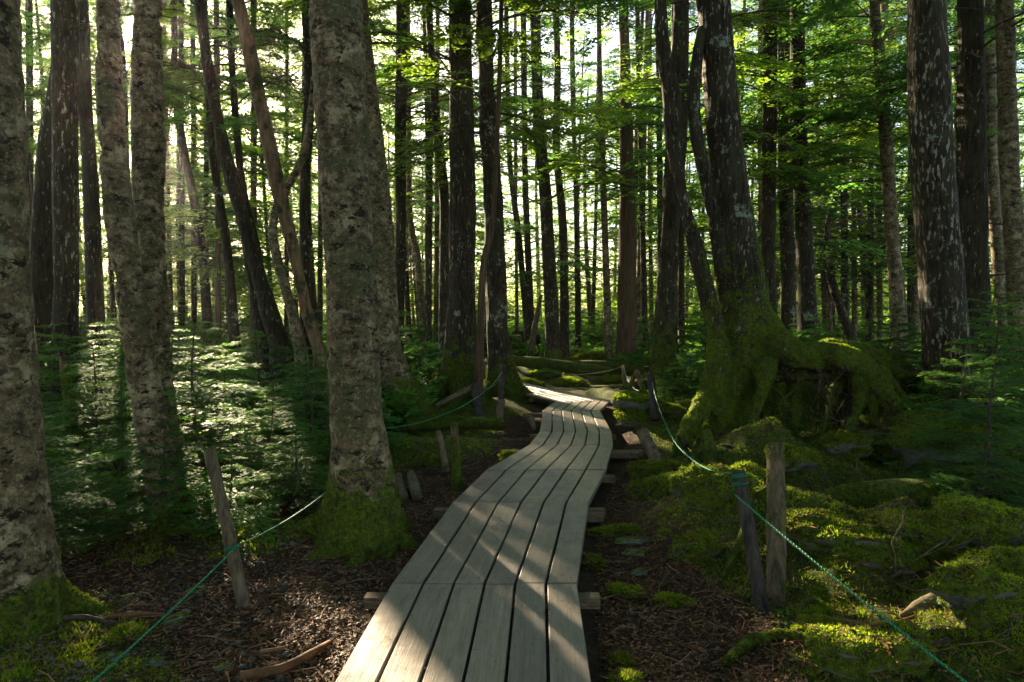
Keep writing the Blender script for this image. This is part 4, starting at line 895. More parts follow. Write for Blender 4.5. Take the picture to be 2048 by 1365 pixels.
# ------------------------------------------------------------------ stones, logs, posts
import time as _tm
_T0 = _tm.time()
def stone_mesh(rs, a, b, c, nu=64, nv=36, rough=.28):
    th = np.arange(nu) / nu * 2 * math.pi; ph = np.linspace(-math.pi / 2, math.pi / 2, nv)
    V = np.stack([np.outer(np.cos(ph), np.cos(th)), np.outer(np.cos(ph), np.sin(th)), np.outer(np.sin(ph), np.ones(nu))], -1).reshape(-1, 3)
    o = rs.uniform(0, 50); k = 1 + rough * fbm(V * 1.3 + o, 3) + .13 * fbm(V * 3.3 + o, 4) + .05 * fbm(V * 11 + o, 2); V = V * k[:, None]
    V = np.sign(V) * np.abs(V) ** .86 * [a, b, c]
    i = np.arange(nv - 1)[:, None] * nu; j = np.arange(nu)[None, :]; j2 = (j + 1) % nu
    return V, np.stack([i + j, i + j2, i + nu + j2, i + nu + j], -1).reshape(-1, 4)
rs = np.random.RandomState(9)
STN = [ # u, v (foot), distance, half width, half depth, half height, mossy, label
 (1392, 1140, 0, .16, .15, .15, 1, 'round mossy boulder on the mound left of the two posts'), (1300, 960, 0, .17, .12, .10, 1, 'flat-topped mossy rock under the leaning short post'), (1295, 1005, 0, .15, .12, .09, 1, 'mossy rock beside the boardwalk, below the flat-topped rock'),
 (1350, 1010, 0, .22, .14, .15, 1, 'mossy rock with a pale lichen patch near the boardwalk'), (1268, 1095, 0, .12, .06, .035, 0, 'flat pale grey stone right of the boardwalk'), (1272, 1112, 0, .08, .05, .03, 0, 'small grey stone just below the flat pale one'),
 (1238, 1075, 0, .20, .05, .05, 1, 'long low mossy stone by the right boardwalk edge'), (1186, 1135, 0, .07, .06, .05, 1, 'dark wet stone against the right boardwalk edge'), (1252, 1195, 0, .085, .07, .055, 1, 'bright mossy stone right of the lowest beam'),
 (1348, 1215, 0, .085, .06, .05, 1, 'lone mossy stone left of the dark leaning post'), (1245, 1330, 0, .06, .05, .03, 1, 'mossy stone right of the boardwalk near the bottom'), (1250, 1370, 0, .07, .06, .03, 1, 'mossy stone at the bottom edge right of the boardwalk'),
 (1275, 1150, 0, .05, .05, .03, 0, 'small dark stone between the mossy stones right of the boardwalk'), (1290, 875, 0, .40, .3, .26, 1, 'sunlit mossy boulder right of the narrowing boardwalk'), (1020, 925, 0, .10, .08, .10, 1, 'small mossy stone against the left boardwalk edge'),
 (870, 935, 0, .14, .10, .13, 1, 'tilted mossy rock beside the broken stump post'), (810, 965, 0, .09, .07, .04, 0, 'grey stone behind the two cut logs'), (345, 1250, 0, .06, .05, .03, 0, 'pale stone in the litter under the green rope'),
 (300, 1340, 0, .05, .04, .03, 0, 'grey stone at the bottom edge left of centre'), (215, 1340, 0, .045, .04, .03, 0, 'grey stone at the foot of the rope, bottom left'), (240, 1300, 0, .05, .10, .05, 1, 'yellow-green mossy stone beside the rope, bottom left'),
 (390, 1190, 0, .05, .04, .03, 0, 'grey stone left of the leaning grey post foot'), (445, 1345, 0, .04, .03, .02, 0, 'small grey stone near the bottom edge'), (560, 1105, 0, .03, .03, .02, 0, 'small pebble-like stone below the thickest fir'),
 (1425, 1075, 0, .26, .2, .24, 1, 'big lumpy mossy boulder just left of the near-black post'), (1500, 1040, 0, .2, .16, .16, 1, 'mossy boulder directly behind the near-black post'), (1625, 1150, 0, .24, .18, .15, 1, 'mossy boulder right of the moss-topped post'),
 (1730, 1175, 0, .28, .2, .17, 1, 'broad mossy boulder under the green rope'), (1850, 1160, 0, .26, .2, .15, 1, 'mossy boulder behind the forked pale branch'), (1960, 1150, 0, .3, .2, .18, 1, 'mossy boulder at the right edge, level with the pale branch'), (1590, 985, 0, .26, .2, .2, 1, 'mossy boulder behind the moss-topped post'),
 (1690, 960, 0, .24, .2, .16, 1, 'mossy boulder in front of the hanging arch roots'), (1870, 955, 0, .5, .3, .35, 1, 'large yellow-green mossy boulder below the lichen-flecked trunk'), (1485, 915, 0, .28, .2, .2, 1, 'mossy boulder at the foot of the stilt-rooted tree'), (1985, 1330, 0, .24, .18, .17, 1, 'bright yellow-green mossy boulder in the bottom right corner'),
 (1760, 1385, 0, .22, .15, .14, 1, 'bright mossy boulder at the bottom edge under the rope'), (2035, 1230, 0, .26, .2, .18, 1, 'mossy boulder cut by the right edge above the corner one'), (1335, 960, 0, .16, .14, .12, 1, 'mossy stone beneath the arching mossy root'), (1640, 1290, 0, .13, .08, .05, 1, 'low mossy stone among the lower right roots'),
 (1060, 775, 0, .28, .2, .14, 1, 'mossy hump right beside the far boardwalk edge'), (1140, 772, 0, .35, .25, .13, 1, 'low mossy hump in the middle of the bend'), (1225, 765, 0, .3, .22, .12, 1, 'low mossy hump left of the thin reddish post'),
 (1175, 745, 18, .5, .3, .22, 1, 'low mossy hump behind the boardwalk bend'), (1090, 760, 0, .35, .3, .16, 1, 'mossy hump at the far boardwalk edge'), (1215, 720, 0, .3, .3, .5, 1, 'tall mossy stump-shaped rock before the red-brown trunk')]
for u, v, d, a, b, c, mo, lab in STN:
    x, y = G(u, v); V, Q = stone_mesh(rs, a * 1.1, b, c * .8, rough=.8); z = gz(x, y)
    t = tag(obj('mossy_rock' if mo else 'stone', make_mesh('stone', V, [(Q, M['rock_moss'] if mo else M['rock'])]), None, (x, y + b * .5, z + c * .35)), lab, 'rock', 'stones on the forest floor')
    t.rotation_euler = (rs.uniform(-.15, .15), rs.uniform(-.15, .15), rs.uniform(-.5, .5))
    if mo and y < 20:
        p, nn = surface_pts(V, Q, int(4000 + 60000 * a * b), rs); k = nn[:, 2] + 1.2 * fbm(p * 9, 3) > .1
        vv, qq = blades(p[k], nn[k], rs, (.012 + .002 * y) * 1.25, .0026 + .0004 * y, 1.4); br = rs.rand(len(qq)) < .05; w4 = vv.reshape(-1, 4, 3); w4[br] = w4[br][:, :1] + (w4[br] - w4[br][:, :1]) * [2.6, 2.6, .5] + [0, 0, .008]; mc = obj('moss', make_mesh('moss', w4.reshape(-1, 3), [(qq[~br], M['moss_blade']), (qq[br], M['lit1'])], False), t)
def log(name, label, pts, rad, mat, seg=16, jit=.12, moss=0, cat='log', group=None, step=.12, stubs=0, flat=1.0, seed=0):
    pts = np.array(pts, float); base = pts.mean(0); V, Q, T = tube(pts - base, rad, seg, step, True, jit, seed=len(name) + pts[0, 0] + seed, flat=flat)
    g = Geo(); g.add(V, Q, T); rs = np.random.RandomState(int(abs(pts[0, 0]) * 100) + 3)
    for k in range(stubs):
        q = pts[rs.randint(len(pts) - 1)] - base; dr = rs.normal(0, 1, 3); dr[2] = abs(dr[2]); dr /= np.linalg.norm(dr); a, b, c_ = tube([q, q + dr * rs.uniform(.1, .35)], [.02, .006], 5, .06, True, .2); g.add(a, b, c_)
    t = tag(obj(name, g.mesh(name, {'a': mat}), None, base), label, cat, group)
    if moss: moss_coat(V, Q, moss, rs, .3, t, up=.5)
    return t
def W(*q): return [P(u, v, d) for u, v, d in q]
def on_ground(pts, dz=0.0, z=0.0):
    o = []
    for u, v in pts:
        x, y = G(u, v, z); o.append((x, y, gz(x, y) + dz))
    return o
log('fallen_log', 'huge mossy log lying behind the moss-topped post at right', [(2.75, 6.15, .02), (3.2, 6.1, .08), (3.8, 6.05, .10), (4.15, 6.0, .05)], [.13, .19, .20, .16], M['log_moss'], 24, .2, 26000)
log('fallen_log', 'second mossy log end at the right picture edge', [(4.2, 5.95, .03), (4.7, 5.9, .08), (5.4, 5.8, .08)], [.15, .20, .18], M['log_moss'], 24, .2, 20000)
log('fallen_log', 'mossy log lying across left of the narrowing boardwalk', W((812, 852, 9.4), (880, 848, 9.5), (950, 846, 9.6), (1006, 848, 9.7)), [.075, .085, .085, .08], M['log_moss'], 16, .2, 16000, stubs=3)
log('fallen_log', 'small pale cut log beside the boardwalk, nearer of the pair', W((822, 948, 7.1), (828, 970, 6.75), (834, 994, 6.4)), [.045, .05, .052], M['pale_twig'], 12, .1)
log('fallen_log', 'small pale cut log beside the boardwalk, left one of the pair', W((797, 952, 7.2), (802, 975, 6.8), (808, 998, 6.45)), [.04, .045, .048], M['pale_twig'], 12, .1)
log('fallen_log', 'bright green mossy log lying behind the boardwalk bend', W((1012, 720, 18.2), (1080, 727, 18), (1150, 736, 17.8), (1225, 746, 17.6)), [.13, .16, .15, .12], M['log_moss'], 14, .2, 14000)
log('fallen_log', 'mossy log behind the rope at the far bend, right part', W((1120, 735, 19.4), (1230, 735, 19), (1300, 750, 18)), [.17, .19, .16], M['log_moss'], 14, .2, 12000)
log('fallen_branch', 'pale dead limb leaning on the roots of the big mossy-footed trunk', W((872, 812, 10.6), (905, 795, 10.8), (930, 782, 11), (946, 774, 11.1)), [.035, .045, .05, .035], M['pale_twig'], 10, .2)
log('root_piece', 'weathered pale root stub beside the far boardwalk edge', W((1050, 830, 10.6), (1062, 842, 10.3), (1068, 858, 9.9)), [.03, .06, .03], M['pale_twig'], 10, .3, cat='root')
log('fallen_branch', 'pale straight dead branch lying right of the far boardwalk', on_ground([(1190, 790), (1225, 783), (1245, 775)], .05), [.03, .035, .025], M['pale_twig'], 8, .2)
log('fallen_branch', 'brown dead branch lying in the litter at the bottom, left of the boardwalk', on_ground([(480, 1362), (560, 1345), (620, 1315), (660, 1290)], .025), [.024, .028, .025, .012], M['lit1'], 10, .25)
log('fallen_branch', 'short reddish branch piece in the litter below the leaning grey post', on_ground([(520, 1310), (575, 1298)], .02), [.012, .014], M['lit3'], 8, .25)
log('fallen_branch', 'curved branch lying across the moss at the left-edge trunk foot', on_ground([(60, 1300), (110, 1280), (170, 1268), (230, 1278)], .03), [.014, .02, .018, .01], M['twig'], 8, .25)
log('fallen_branch', 'dark rotten branch lying left of the leaning grey post foot', on_ground([(215, 1262), (280, 1245), (330, 1240)], .02), [.015, .018, .008], M['lit1'], 8, .25)
log('surface_root', 'thick bent root surfacing among moss at the lower right', on_ground([(1450, 1330), (1500, 1295), (1560, 1290), (1640, 1310), (1680, 1345)], .03), [.02, .035, .035, .03, .015], M['log_moss'], 10, .25, 2500, cat='root')
log('surface_root', 'brown root crossing the litter right of the boardwalk at the lower right', on_ground([(1600, 1250), (1680, 1262), (1760, 1285), (1830, 1275)], .02), [.012, .02, .02, .008], M['lit1'], 8, .25, cat='root')
log('surface_root', 'mossy root arching over the stones below the two posts\' rope', on_ground([(1310, 985), (1345, 962), (1385, 968), (1410, 985)], .06), [.02, .03, .028, .015], M['log_moss'], 10, .25, 2000, cat='root')
log('surface_root', 'mossy root running down from the boulder left of the posts', on_ground([(1440, 1190), (1475, 1150), (1500, 1100)], .05), [.012, .022, .02], M['log_moss'], 10, .25, 1500, cat='root')
log('broken_stump', 'splintered brown stump lying in the moss at the lower right', on_ground([(1800, 1268), (1835, 1256), (1870, 1248), (1905, 1235)], .03), [.012, .04, .035, .008], M['beam'], 14, .7, cat='stump', step=.03)
log('fallen_branch', 'pale driftwood-like root left of the boardwalk, beneath the big trunk', W((850, 800, 11.2), (868, 812, 11.0), (862, 806, 11.1)), [.02, .03, .02], M['pale_twig'], 8, .2)
log('tree_stump', 'short broken brown stump post among the left saplings', W((128, 712, 7.6), (133, 760, 7.6), (140, 825, 7.6), (142, 880, 7.6)), [.045, .05, .06, .075], M['post_moss'], 12, .15, cat='stump')
log('tree_stump', 'mossy brown broken stump standing beside the boardwalk\'s left edge', W((908, 846, 6.9), (910, 880, 6.9), (912, 930, 6.9), (915, 985, 6.9), (918, 1015, 6.9)), [.04, .042, .05, .075, .15], M['post_moss'], 16, .22, 3500, cat='stump')
log('tree_stump', 'leaning grey snapped stump left of the mossy brown one', W((877, 862, 7.6), (885, 900, 7.5), (893, 945, 7.4)), [.025, .035, .045], M['pale_twig'], 10, .2, cat='stump')
log('tree_stump', 'mossy stump under the root arch, behind the dark leaning post', W((1412, 860, 7.3), (1422, 920, 7.2), (1432, 985, 7.1)), [.045, .10, .15], M['log_moss'], 14, .3, 4000, cat='stump')
# dark upturned root plate far behind the bend
V, Q = stone_mesh(np.random.RandomState(4), .75, .35, .55, rough=.6); x, y = G(1040, 722); tag(obj('root_plate', make_mesh('root_plate', V, [(Q, M['cavity'])]), None, (.3, 25, .5)), 'dark upturned root plate far behind the boardwalk bend', 'root plate')
log('dead_tree', 'bare bleached leaning snag before the dark root plate', W((1082, 590, 22.5), (1072, 640, 22.5), (1060, 712, 22.5)), [.05, .09, .13], M['pale_twig'], 8, .2, cat='tree')

rs = np.random.RandomState(63)
for k in range(16):
    x0 = rs.uniform(1.3, 4.2); y0 = rs.uniform(2.9, 6.4)
    if k % 2: az = rs.uniform(-.5, .5) + math.pi
    else: az = rs.uniform(0, 6.28)
    pts = []; a, b = x0, y0
    for m_ in range(7):
        if path_dist(np.array([a]), np.array([b]))[0] < .8: break
        pts.append((a, b, gz(a, b) + .012 * math.sin(m_ * 1.7 + k))); a += math.cos(az) * .13; b += math.sin(az) * .11; az += rs.uniform(-.5, .5)
    if len(pts) < 4: continue
    rr = np.linspace(1, .35, len(pts)) * rs.uniform(.008, .026)
    log('surface_root', ['mossy', 'brown', 'half-buried brown', 'thick mossy', 'thin twisting', 'dark'][k % 6] + ' root', pts, rr, M['log_moss'] if k % 3 else M['twig'], 8, .3, 0, cat='root', group='roots winding through the moss at right', step=.04, seed=k)
_r = [o for o in C.objects if o.get('group') == 'roots winding through the moss at right']
for k, o in enumerate(sorted(_r, key=lambda q: path_dist(np.array([q.location.x]), np.array([q.location.y]))[0])): o['label'] += f' winding over the right-hand moss, {ORD[k]} nearest to the boardwalk'
# dead twiggy branches lying and standing in the moss
def twiggy(label, main, rad, d_side, seed, mat='pale_twig', cat='branch', n=7):
    rs = np.random.RandomState(seed); m = np.array(main, float); base = m.mean(0); g = Geo(); V, Q, T = tube(m - base, rad, 7, .06, True, .2, seed=seed); g.add(V, Q, T)
    rm, _ = resample(m, rad, .05)
    for k in range(n):
        p = rm[rs.randint(len(rm) // 5, len(rm))]; dr = np.array([rs.normal(0, 1), rs.normal(0, .6), rs.uniform(-.1, 1)]); dr /= np.linalg.norm(dr); l = rs.uniform(.12, d_side)
        q1 = p + dr * l * .5 + rs.normal(0, .02, 3); q2 = p + dr * l + rs.normal(0, .04, 3); V, Q, T = tube(np.array([p, q1, q2]) - base, [rad[-1] * .9, rad[-1] * .6, .0012], 4, .05, True); g.add(V, Q, T)
        for e in range(2):
            d2 = dr + rs.normal(0, .6, 3); q3 = q1 + d2 * l * .4; V, Q, T = tube(np.array([q1, (q1 + q3) / 2 + rs.normal(0, .01, 3), q3]) - base, [rad[-1] * .4, .0015, .001], 3, cap=False); g.add(V, Q)
    return tag(obj('dead_branch', g.mesh('dead_branch', {'a': M[mat]}), None, base), label, cat, 'dead branches in the moss')
twiggy('forked pale dead branch rising from the moss right of the two posts', W((1738, 1225, 4.2), (1742, 1185, 4.25), (1790, 1150, 4.3), (1840, 1115, 4.35), (1885, 1085, 4.4)), [.010, .012, .010, .007, .004], .35, 1, n=6)
twiggy('upright thin dead twig above the forked pale branch', W((1790, 1150, 4.3), (1790, 1110, 4.3), (1783, 1085, 4.3), (1805, 1045, 4.3), (1808, 1020, 4.3)), [.006, .005, .004, .004, .002], .15, 2, n=4)
twiggy('tangled brown twigs lying below the root arch', W((1500, 1010, 6), (1580, 1000, 6), (1650, 995, 6.1), (1700, 975, 6.2)), [.006, .009, .008, .004], .4, 3, 'twig', n=16)
twiggy('thin twigs hanging from the arch of roots', W((1640, 880, 7.4), (1660, 800, 7.5), (1672, 760, 7.6)), [.004, .005, .004], .5, 4, 'twig', n=12)
twiggy('long bare grey branch reaching from the right sapling toward the root arch', W((1900, 880, 7.3), (1800, 870, 7.4), (1720, 862, 7.4), (1650, 830, 7.5), (1600, 820, 7.6)), [.009, .008, .007, .005, .003], .5, 5, 'twig', n=16)
twiggy('bare twig tangle hanging in front of the lichen-flecked trunk', W((2040, 800, 6.4), (1980, 790, 6.5), (1900, 770, 6.8), (1830, 740, 7)), [.009, .008, .006, .003], .55, 6, 'twig', n=18)
twiggy('brown twigs scattered on litter at the foot of the two posts', W((1470, 1200, 4.1), (1500, 1210, 4.1), (1560, 1230, 4.05)), [.004, .005, .002], .35, 7, 'lit3', n=12)
twiggy('small pale twig on the ground at the bottom left corner', W((10, 1340, 3.3), (30, 1300, 3.35), (60, 1310, 3.3)), [.004, .004, .002], .2, 8, n=6)
twiggy('thin twigs lying in the moss at the far right', W((1880, 1110, 4.6), (1960, 1090, 4.6), (2040, 1100, 4.6)), [.004, .005, .003], .35, 9, 'twig', n=12)

def post(label, top, bot, w_top, mat, topcap='flat', group='posts carrying the green rope', moss=0, children=None, wscale=1.1):
    """top/bot: (u, v, d)"""
    a, b = P(*top), P(*bot); base = np.array([b[0], b[1], b[2]]); d = (a - b) / np.linalg.norm(a - b); r = w_top / 2 * top[2] / F
    rs = np.random.RandomState(int(top[0])); K = 14; t = np.linspace(-.06, 1, K)[:, None]; pts = b + (a - b) * t + rs.normal(0, .002, (K, 3)); rad = r * np.linspace(wscale, 1, K)
    V, Q, T = tube(pts - base, rad, 18, None, True, .06, seed=top[0]); n = K * 18
    V[:n] += vnormals(V, Q)[:n] * (fbm(V[:n] * [40, 40, 3] + top[0], 2) * r * .09)[:, None]
    g = Geo(); g.add(V, Q, T); t_ = tag(obj('wooden_post', g.mesh('post', {'a': mat}, True), None, base), label, 'post', group)
    if moss:
        p, nn = surface_pts(V, Q, moss, rs); h = np.linalg.norm(a - b); k = (p[:, 2] > h * .86 + .03 * fbm(p * 20, 2)) | (p[:, 2] < .12) | (fbm(p * 6 + 3, 3) > .22)
        vv, qq = blades(p[k], nn[k], rs, .016, .0035); obj('moss', make_mesh('moss', vv, [(qq, M['moss_blade'])], False), t_)
    return t_
post('grey wooden post leaning left, with the green rope hitched round its middle', (419, 899, 4.30), (492, 1224, 4.10), 23, M['post'])
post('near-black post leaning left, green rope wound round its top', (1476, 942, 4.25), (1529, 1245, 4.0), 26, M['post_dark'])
post('upright weathered post with a cushion of moss on top', (1551, 888, 4.45), (1553, 1225, 4.15), 34, M['post'], moss=7000)
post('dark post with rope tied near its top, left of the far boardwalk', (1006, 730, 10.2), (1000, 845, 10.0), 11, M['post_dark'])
post('pale short post directly before the dark one, left of the far boardwalk', (1003, 800, 9.8), (995, 850, 9.7), 15, M['post'])
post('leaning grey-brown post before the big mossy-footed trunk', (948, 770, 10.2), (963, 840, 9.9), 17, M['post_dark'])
post('tiny pale post between the two dark mossy-footed trunks', (967, 725, 16.5), (970, 755, 16.5), 8, M['post'])
post('thin reddish post right of the boardwalk bend, rope tied to its top', (1247, 731, 14.6), (1249, 792, 14.2), 7, M['beam'])
post('black post standing before the forked trunk, rope dropping from it', (1300, 745, 9.6), (1311, 835, 9.4), 15, M['post_dark'])
post('short cut post leaning left beside the sunlit boulder', (1283, 862, 7.6), (1318, 930, 7.3), 24, M['post'], wscale=1.0)
post('left leg of the mossy trestle sticks by the forked trunk', (1270, 748, 11.8), (1252, 797, 11.8), 9, M['post_moss'], group='crossed sticks by the forked trunk')
post('right leg of the mossy trestle sticks by the forked trunk', (1273, 742, 11.6), (1300, 815, 11.2), 11, M['post_moss'], group='crossed sticks by the forked trunk')
post('lowest of the crossed sticks by the forked trunk', (1285, 780, 11.4), (1257, 812, 11.2), 8, M['post_moss'], group='crossed sticks by the forked trunk')
post('thin dark post far left behind the rope', (838, 712, 15), (842, 745, 15), 5, M['post_dark'])
post('stub post at the near edge of the far boardwalk', (961, 758, 12.4), (962, 785, 12.2), 8, M['post_dark'])

def rope(name, label, pts, r, mat, loops=None, group='ropes strung along the path'):
    pts = np.array(pts, float); base = pts[0].copy()
    V, Q, T = None, None, None; p, rr = resample(pts - base, np.full(len(pts), r), .04)
    V, Q, T = tube(p, rr, 8, None, True); L = np.r_[0, np.cumsum(np.linalg.norm(np.diff(p, axis=0), axis=1))]
    n8 = len(p) * 8; uvv = np.stack([np.repeat(L, 8), np.tile(np.arange(8) / 8 * .06, len(p))], 1); uvv = np.vstack([uvv, [[0, 0], [L[-1], 0]]])
    Vs = [V]; Qs = [Q]; U = [uvv]; n = len(V)
    for c, ax, rad, k in (loops or []):       # turns round a post
        c = np.array(c) - base; ax = np.array(ax, float); ax /= np.linalg.norm(ax); e1 = np.cross(ax, [0, 1.0, 0]); e1 /= np.linalg.norm(e1); e2 = np.cross(ax, e1)
        th = np.linspace(0, 2 * math.pi * k, int(28 * k)); lp = c + (e1 * np.cos(th)[:, None] + e2 * np.sin(th)[:, None]) * rad + ax * (th / (2 * math.pi) * r * 2.1)[:, None]
        v2, q2, _ = tube(lp, r, 8, None, True); Vs.append(v2); Qs.append(q2 + n); n += len(v2); LL = np.arange(len(lp)) * .02; U.append(np.vstack([np.stack([np.repeat(LL, 8), np.tile(np.arange(8) / 8 * .06, len(lp))], 1), [[0, 0], [0, 0]]]))
    V = np.vstack(Vs); Q = np.vstack(Qs); U = np.vstack(U)
    return tag(obj(name, make_mesh(name, V, [(Q, M[mat])], True, uv=U[Q.ravel()]), None, base), label, 'rope', group)
def sag(a, b, s, n=9):
    t = np.linspace(0, 1, n)[:, None]; q = np.array(a) + (np.array(b) - np.array(a)) * t; q[:, 2] -= s * 4 * (t * (1 - t))[:, 0]; return [tuple(k) for k in q]
pl = P(470, 1098, 4.10)
rope('green_rope', 'green rope running from the bottom left past the leaning grey post', [tuple(P(120, 1425, 2.75))] + sag(P(185, 1365, 2.9), P(463, 1104, 4.08), .01) + sag(P(478, 1090, 4.12), P(655, 983, 5.2), .03), .0052, 'rope', [(P(464, 1099, 4.17), P(419, 899, 4.3) - P(492, 1224, 4.1), .042, 1.6)])
ax = P(1476, 942, 4.25) - P(1529, 1245, 4.0)
rope('green_rope', 'green rope slanting down from the near-black post to the bottom right', sag(P(1470, 990, 4.15), P(1935, 1368, 2.62), .012, 12) + [tuple(P(2010, 1430, 2.45))], .0056, 'rope', [(P(1479, 955, 4.24), ax, .046, 1.3), (P(1481, 970, 4.225), ax, .046, 1.2)])
rope('green_rope', 'green rope swooping from the black post down to the near-black post', [tuple(P(1304, 762, 9.55)), tuple(P(1310, 790, 9.0)), tuple(P(1325, 835, 8.0)), tuple(P(1350, 885, 6.8)), tuple(P(1385, 920, 5.7)), tuple(P(1425, 942, 4.8)), tuple(P(1470, 948, 4.22))], .0052, 'rope', [(P(1301, 760, 9.6), [0, 0, 1], .06, 1.2)])
rope('green_rope', 'green rope sagging left of the far boardwalk to the thickest fir', [tuple(P(1005, 744, 10.15)), tuple(P(980, 775, 9.8)), tuple(P(930, 810, 9.2)), tuple(P(880, 832, 8.8)), tuple(P(830, 848, 8.4)), tuple(P(770, 858, 8.0))], .0055, 'rope')
rope('pale_rope', 'short pale rope loop hanging between posts at the boardwalk bend', [tuple(P(1006, 747, 10.3)), tuple(P(990, 770, 11)), tuple(P(972, 775, 12)), tuple(P(962, 764, 12.6))], .006, 'rope_pale')
rope('pale_rope', 'pale rope swag across the far bend to the thin reddish post', [tuple(P(1030, 744, 17.5)), tuple(P(1065, 746, 17.5)), tuple(P(1105, 742, 17.5)), tuple(P(1130, 749, 17)), tuple(P(1180, 748, 16)), tuple(P(1220, 741, 15)), tuple(P(1247, 732, 14.55))], .007, 'rope_pale')
rope('pale_rope', 'pale rope loop dropping from the thin reddish post to the crossed sticks', [tuple(P(1247, 732, 14.5)), tuple(P(1254, 757, 13.5)), tuple(P(1267, 776, 12.5)), tuple(P(1280, 782, 11.9)), tuple(P(1292, 779, 11.3))], .007, 'rope_pale')
rope('pale_rope', 'pale rope strand seen behind the thickest fir, far left of the bend', [tuple(P(842, 716, 15)), tuple(P(860, 732, 14.6)), tuple(P(880, 740, 14.2))], .007, 'rope_pale')
rope('green_rope', 'green rope stretched low in the distance left of the bend', [tuple(P(805, 707, 15.5)), tuple(P(842, 714, 15)), tuple(P(888, 704, 15))], .009, 'rope')

# ------------------------------------------------------------------ what nobody could count: litter, gravel, moss fronds, small herbs
rs = np.random.RandomState(31)
def scatter(n, x0, x1, y0, y1, power=1.6):
    y = y0 + (y1 - y0) * rs.rand(n) ** power; k = np.clip(y * .80 + .5, 0, 99); x = rs.uniform(-1, 1, n) * k
    m = (x > x0) & (x < x1); return x[m], y[m]
def leaves(x, y, L, wd, mat_list, name, kind_label, lift=.012, tilt=.5, split=None):
    z = ground(x, y); n = len(x); az = rs.uniform(0, 6.28, n); l = L * rs.uniform(.5, 1.4, n); w_ = wd * rs.uniform(.5, 1.4, n)
    d = np.stack([np.cos(az), np.sin(az), rs.uniform(-tilt, tilt, n)], 1); s = np.stack([-np.sin(az), np.cos(az), rs.uniform(-tilt, tilt, n)], 1)
    c = np.stack([x, y, z + lift * rs.rand(n) + .004], 1); l = l[:, None]; w_ = w_[:, None]
    V = np.stack([c - d * l, c + s * w_ + [0, 0, .004], c + d * l, c - s * w_], 1).reshape(-1, 3); Q = np.arange(4 * n).reshape(-1, 4)
    V += rs.normal(0, L * .06, V.shape)
    part = rs.randint(0, len(mat_list), n)
    return V, [(Q[part == k], M[m]) for k, m in enumerate(mat_list)]
x, y = scatter(230000, -9, 9, 1.6, 13, 1.7); pd = path_dist(x, y); ms = moss_amt(x, y) + .3 * fbm2(x, y, 3, 2)
k = (pd > .66) & (rs.rand(len(x)) > ms * .86) ; x, y = x[k], y[k]
V, parts = leaves(x, y, .013, .0058, ['lit1', 'lit2', 'lit3', 'lit2', 'lit1'], 'leaf_litter', '')
V2, p2 = leaves(x[::3] + .01, y[::3], .035, .0016, ['lit3', 'lit1', 'twig'], 't', '', .02, .35)
me = make_mesh('leaf_litter', np.vstack([V, V2]), parts + [(q + len(V), m) for q, m in p2], False)
tag(obj('leaf_litter', me), 'brown dead leaves, needles and twigs strewn over the soil', 'leaf litter', kind='stuff')
# needles and bits fallen on the boards
n_ = 900; q = rs.randint(0, len(JL) - 1, n_); q = np.where(rs.rand(n_) < .6, rs.randint(0, 3, n_), q); t = rs.rand(n_)[:, None]; f = rs.rand(n_)[:, None]; jl, jr = np.array(JL), np.array(JR)
xy = (jl[q] * (1 - f) + jr[q] * f) * (1 - t) + (jl[q + 1] * (1 - f) + jr[q + 1] * f) * t; az = rs.uniform(0, 6.28, n_); l = rs.uniform(.004, .014, n_)[:, None]; w_ = rs.uniform(.0008, .004, n_)[:, None]
d = np.stack([np.cos(az), np.sin(az), 0 * az], 1); sd_ = np.stack([-np.sin(az), np.cos(az), 0 * az], 1); c = np.concatenate([xy, np.full((n_, 1), ZB + .0055)], 1)
V = np.stack([c - d * l, c + sd_ * w_, c + d * l, c - sd_ * w_], 1).reshape(-1, 3); Q = np.arange(4 * n_).reshape(-1, 4)
tag(obj('fallen_needles', make_mesh('fallen_needles', V, [(Q[:500], M['lit2']), (Q[500:], M['lit1'])], False)), 'dry needles and leaf bits fallen on the boards', 'needles', kind='stuff')
# longer twigs
x, y = scatter(5200, -7, 7, 1.8, 11, 1.5); pd = path_dist(x, y); k = pd > .75; x, y = x[k], y[k]; g = Geo()
for a, b in zip(x[:2300], y[:2300]):
    az = rs.uniform(0, 6.28); l = rs.uniform(.05, .28); p = np.array([[a - math.cos(az) * l / 2, b - math.sin(az) * l / 2, 0], [a + rs.normal(0, .02), b + rs.normal(0, .02), 0], [a + math.cos(az) * l / 2, b + math.sin(az) * l / 2, 0]])
    p[:, 2] = ground(p[:, 0], p[:, 1]) + rs.uniform(.004, .03, 3)
    v, q, _ = tube(p, rs.uniform(.0012, .0042), 4, cap=False); g.add(v, q, m=['lit1', 'lit3', 'twig'][rs.randint(3)])
tag(obj('twig_litter', g.mesh('twig_litter', M)), 'thin brown twigs scattered over litter and moss', 'twigs', kind='stuff')
